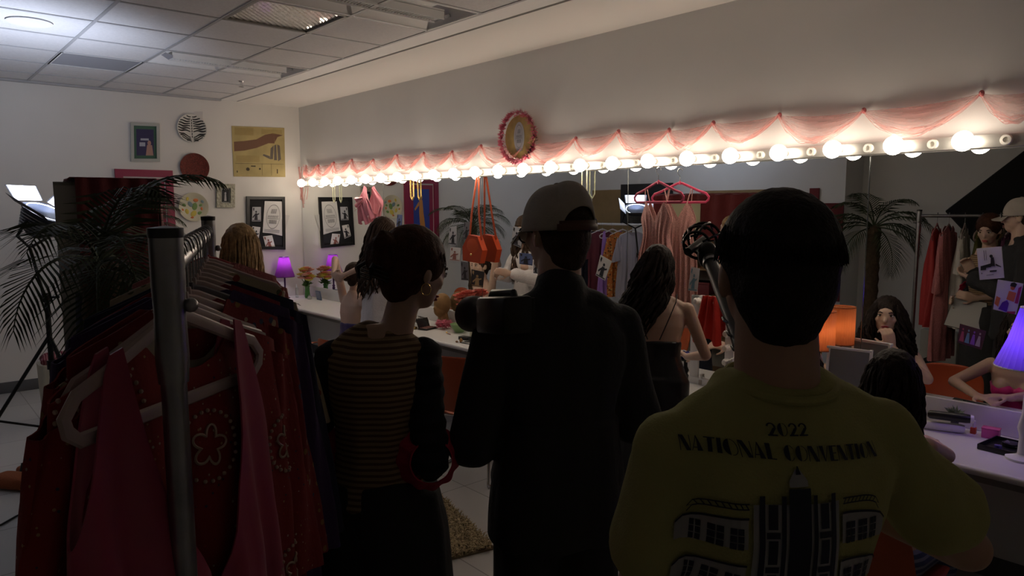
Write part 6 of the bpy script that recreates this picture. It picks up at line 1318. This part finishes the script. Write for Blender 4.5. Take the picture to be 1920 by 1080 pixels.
# ---- boom microphone
mp_ = dep(1316, 452, 1.95); b1 = dep(1372, 590, 1.62); b2 = dep(1430, 760, 1.36)
t = thing('boom_microphone', 'black boom microphone in a shock mount rising left of the dark hair', 'microphone', b2)
MB().ring([mp_+(b1-mp_)*.28, b1, b2], [.017, .019, .020], 14).build('pole', mat('boom_pole', (.018, .018, .018), .4), t, world=True)
cc = mp_+(b1-mp_)*.34; ax_ = (b1-mp_).normalized(); MB().cyl(cc-ax_*.005, cc+ax_*.006, .0205, n=16).build('collar_ring', steel, t, world=True)
md = (dep(1276, 472, 1.80)-dep(1330, 432, 2.02)).normalized()
MB().cyl(mp_-md*.03, mp_+md*.13, .0105, n=14).build('microphone', blackp, t, world=True)
m = MB(); uu = md.orthogonal().normalized(); vv = md.cross(uu)
for k_ in (-.055, -.025, .02, .05): 
    m.ring([mp_+md*k_+(uu*cos(a)+vv*sin(a))*(.046 if abs(k_) < .04 else .036) for a in [2*pi*i/24 for i in range(25)]], .0038, 6)
for a in [2*pi*i/7 for i in range(7)]: m.ring([mp_+md*(-.065)+(uu*cos(a)+vv*sin(a))*.022, mp_+md*(-.03)+(uu*cos(a+.2)+vv*sin(a+.2))*.048, mp_+md*.02+(uu*cos(a+.3)+vv*sin(a+.3))*.048, mp_+md*.06+(uu*cos(a+.4)+vv*sin(a+.4))*.024], .0034, 6)
m.build('shock_mount', mat('gloss_black', (.012, .012, .012), .12), t, world=True)
MB().ell(mp_+(b1-mp_)*.22, (.026, .026, .036)).cyl(mp_+V((0, 0, -.04)), mp_+(b1-mp_)*.2, .012, n=12).build('swivel', blackp, t, world=True)
wf = thing('microphone_cable', 'black cable coiled along the boom pole', 'cable', b2); MB().ring([b1.lerp(b2, i/40)+V((.024*cos(i*.9), .024*sin(i*.9), 0)) for i in range(41)], .003, 6).build('cable', blackp, wf, world=True)
# ---- board held by the woman in the striped top
XB = -2.70; c4 = [on(0, XB, *p_, True) for p_ in ((1772, 608), (1851, 627), (1848, 569), (1788, 556))]; c4[2].x -= .05; c4[3].x -= .05
t = thing('white_board', 'white board with a dark edge held by the woman in the striped top', 'board', sum(c4, V())/4); MB().poly(c4, V((.006, 0, 0))).build('board', mat('dull_white', (.42, .42, .40), .5), t, world=True, smooth=False); MB().ring(c4+[c4[0]], .006, 6).build('edge', blackp, t, world=True)
c5 = onm((1795, 642), (1840, 656), (1849, 621), (1800, 607)); t = thing('costume_photo', 'photo of a row of colourful gowns on the mirror below the colour print', 'photograph', sum(c5, V())/4); MB().poly(c5, XN*.001).build('paper', mat('photo_plum', (.10, .04, .06), .6), t, world=True, smooth=False)
for i, c_ in enumerate([(.45, .10, .16), (.18, .36, .50), (.32, .12, .50), (.50, .44, .34)]): u = .16+.22*i; flat(t, 'gown', c5, XN, [[(u-.10, .12), (u+.10, .12), (u+.04, .66), (u-.04, .66)], circ(u, .78, .035, .06)], mat('gown_%d' % i, c_, .6), 2)

# ================================================================ real lights
sp = light('video_beam', 'SPOT', loc(0, 0, .03), VIDEO_W, (.72, .80, 1.0), .12, LP+V((-.7, .9, 1.2)), spot=RD(168), blend=1)
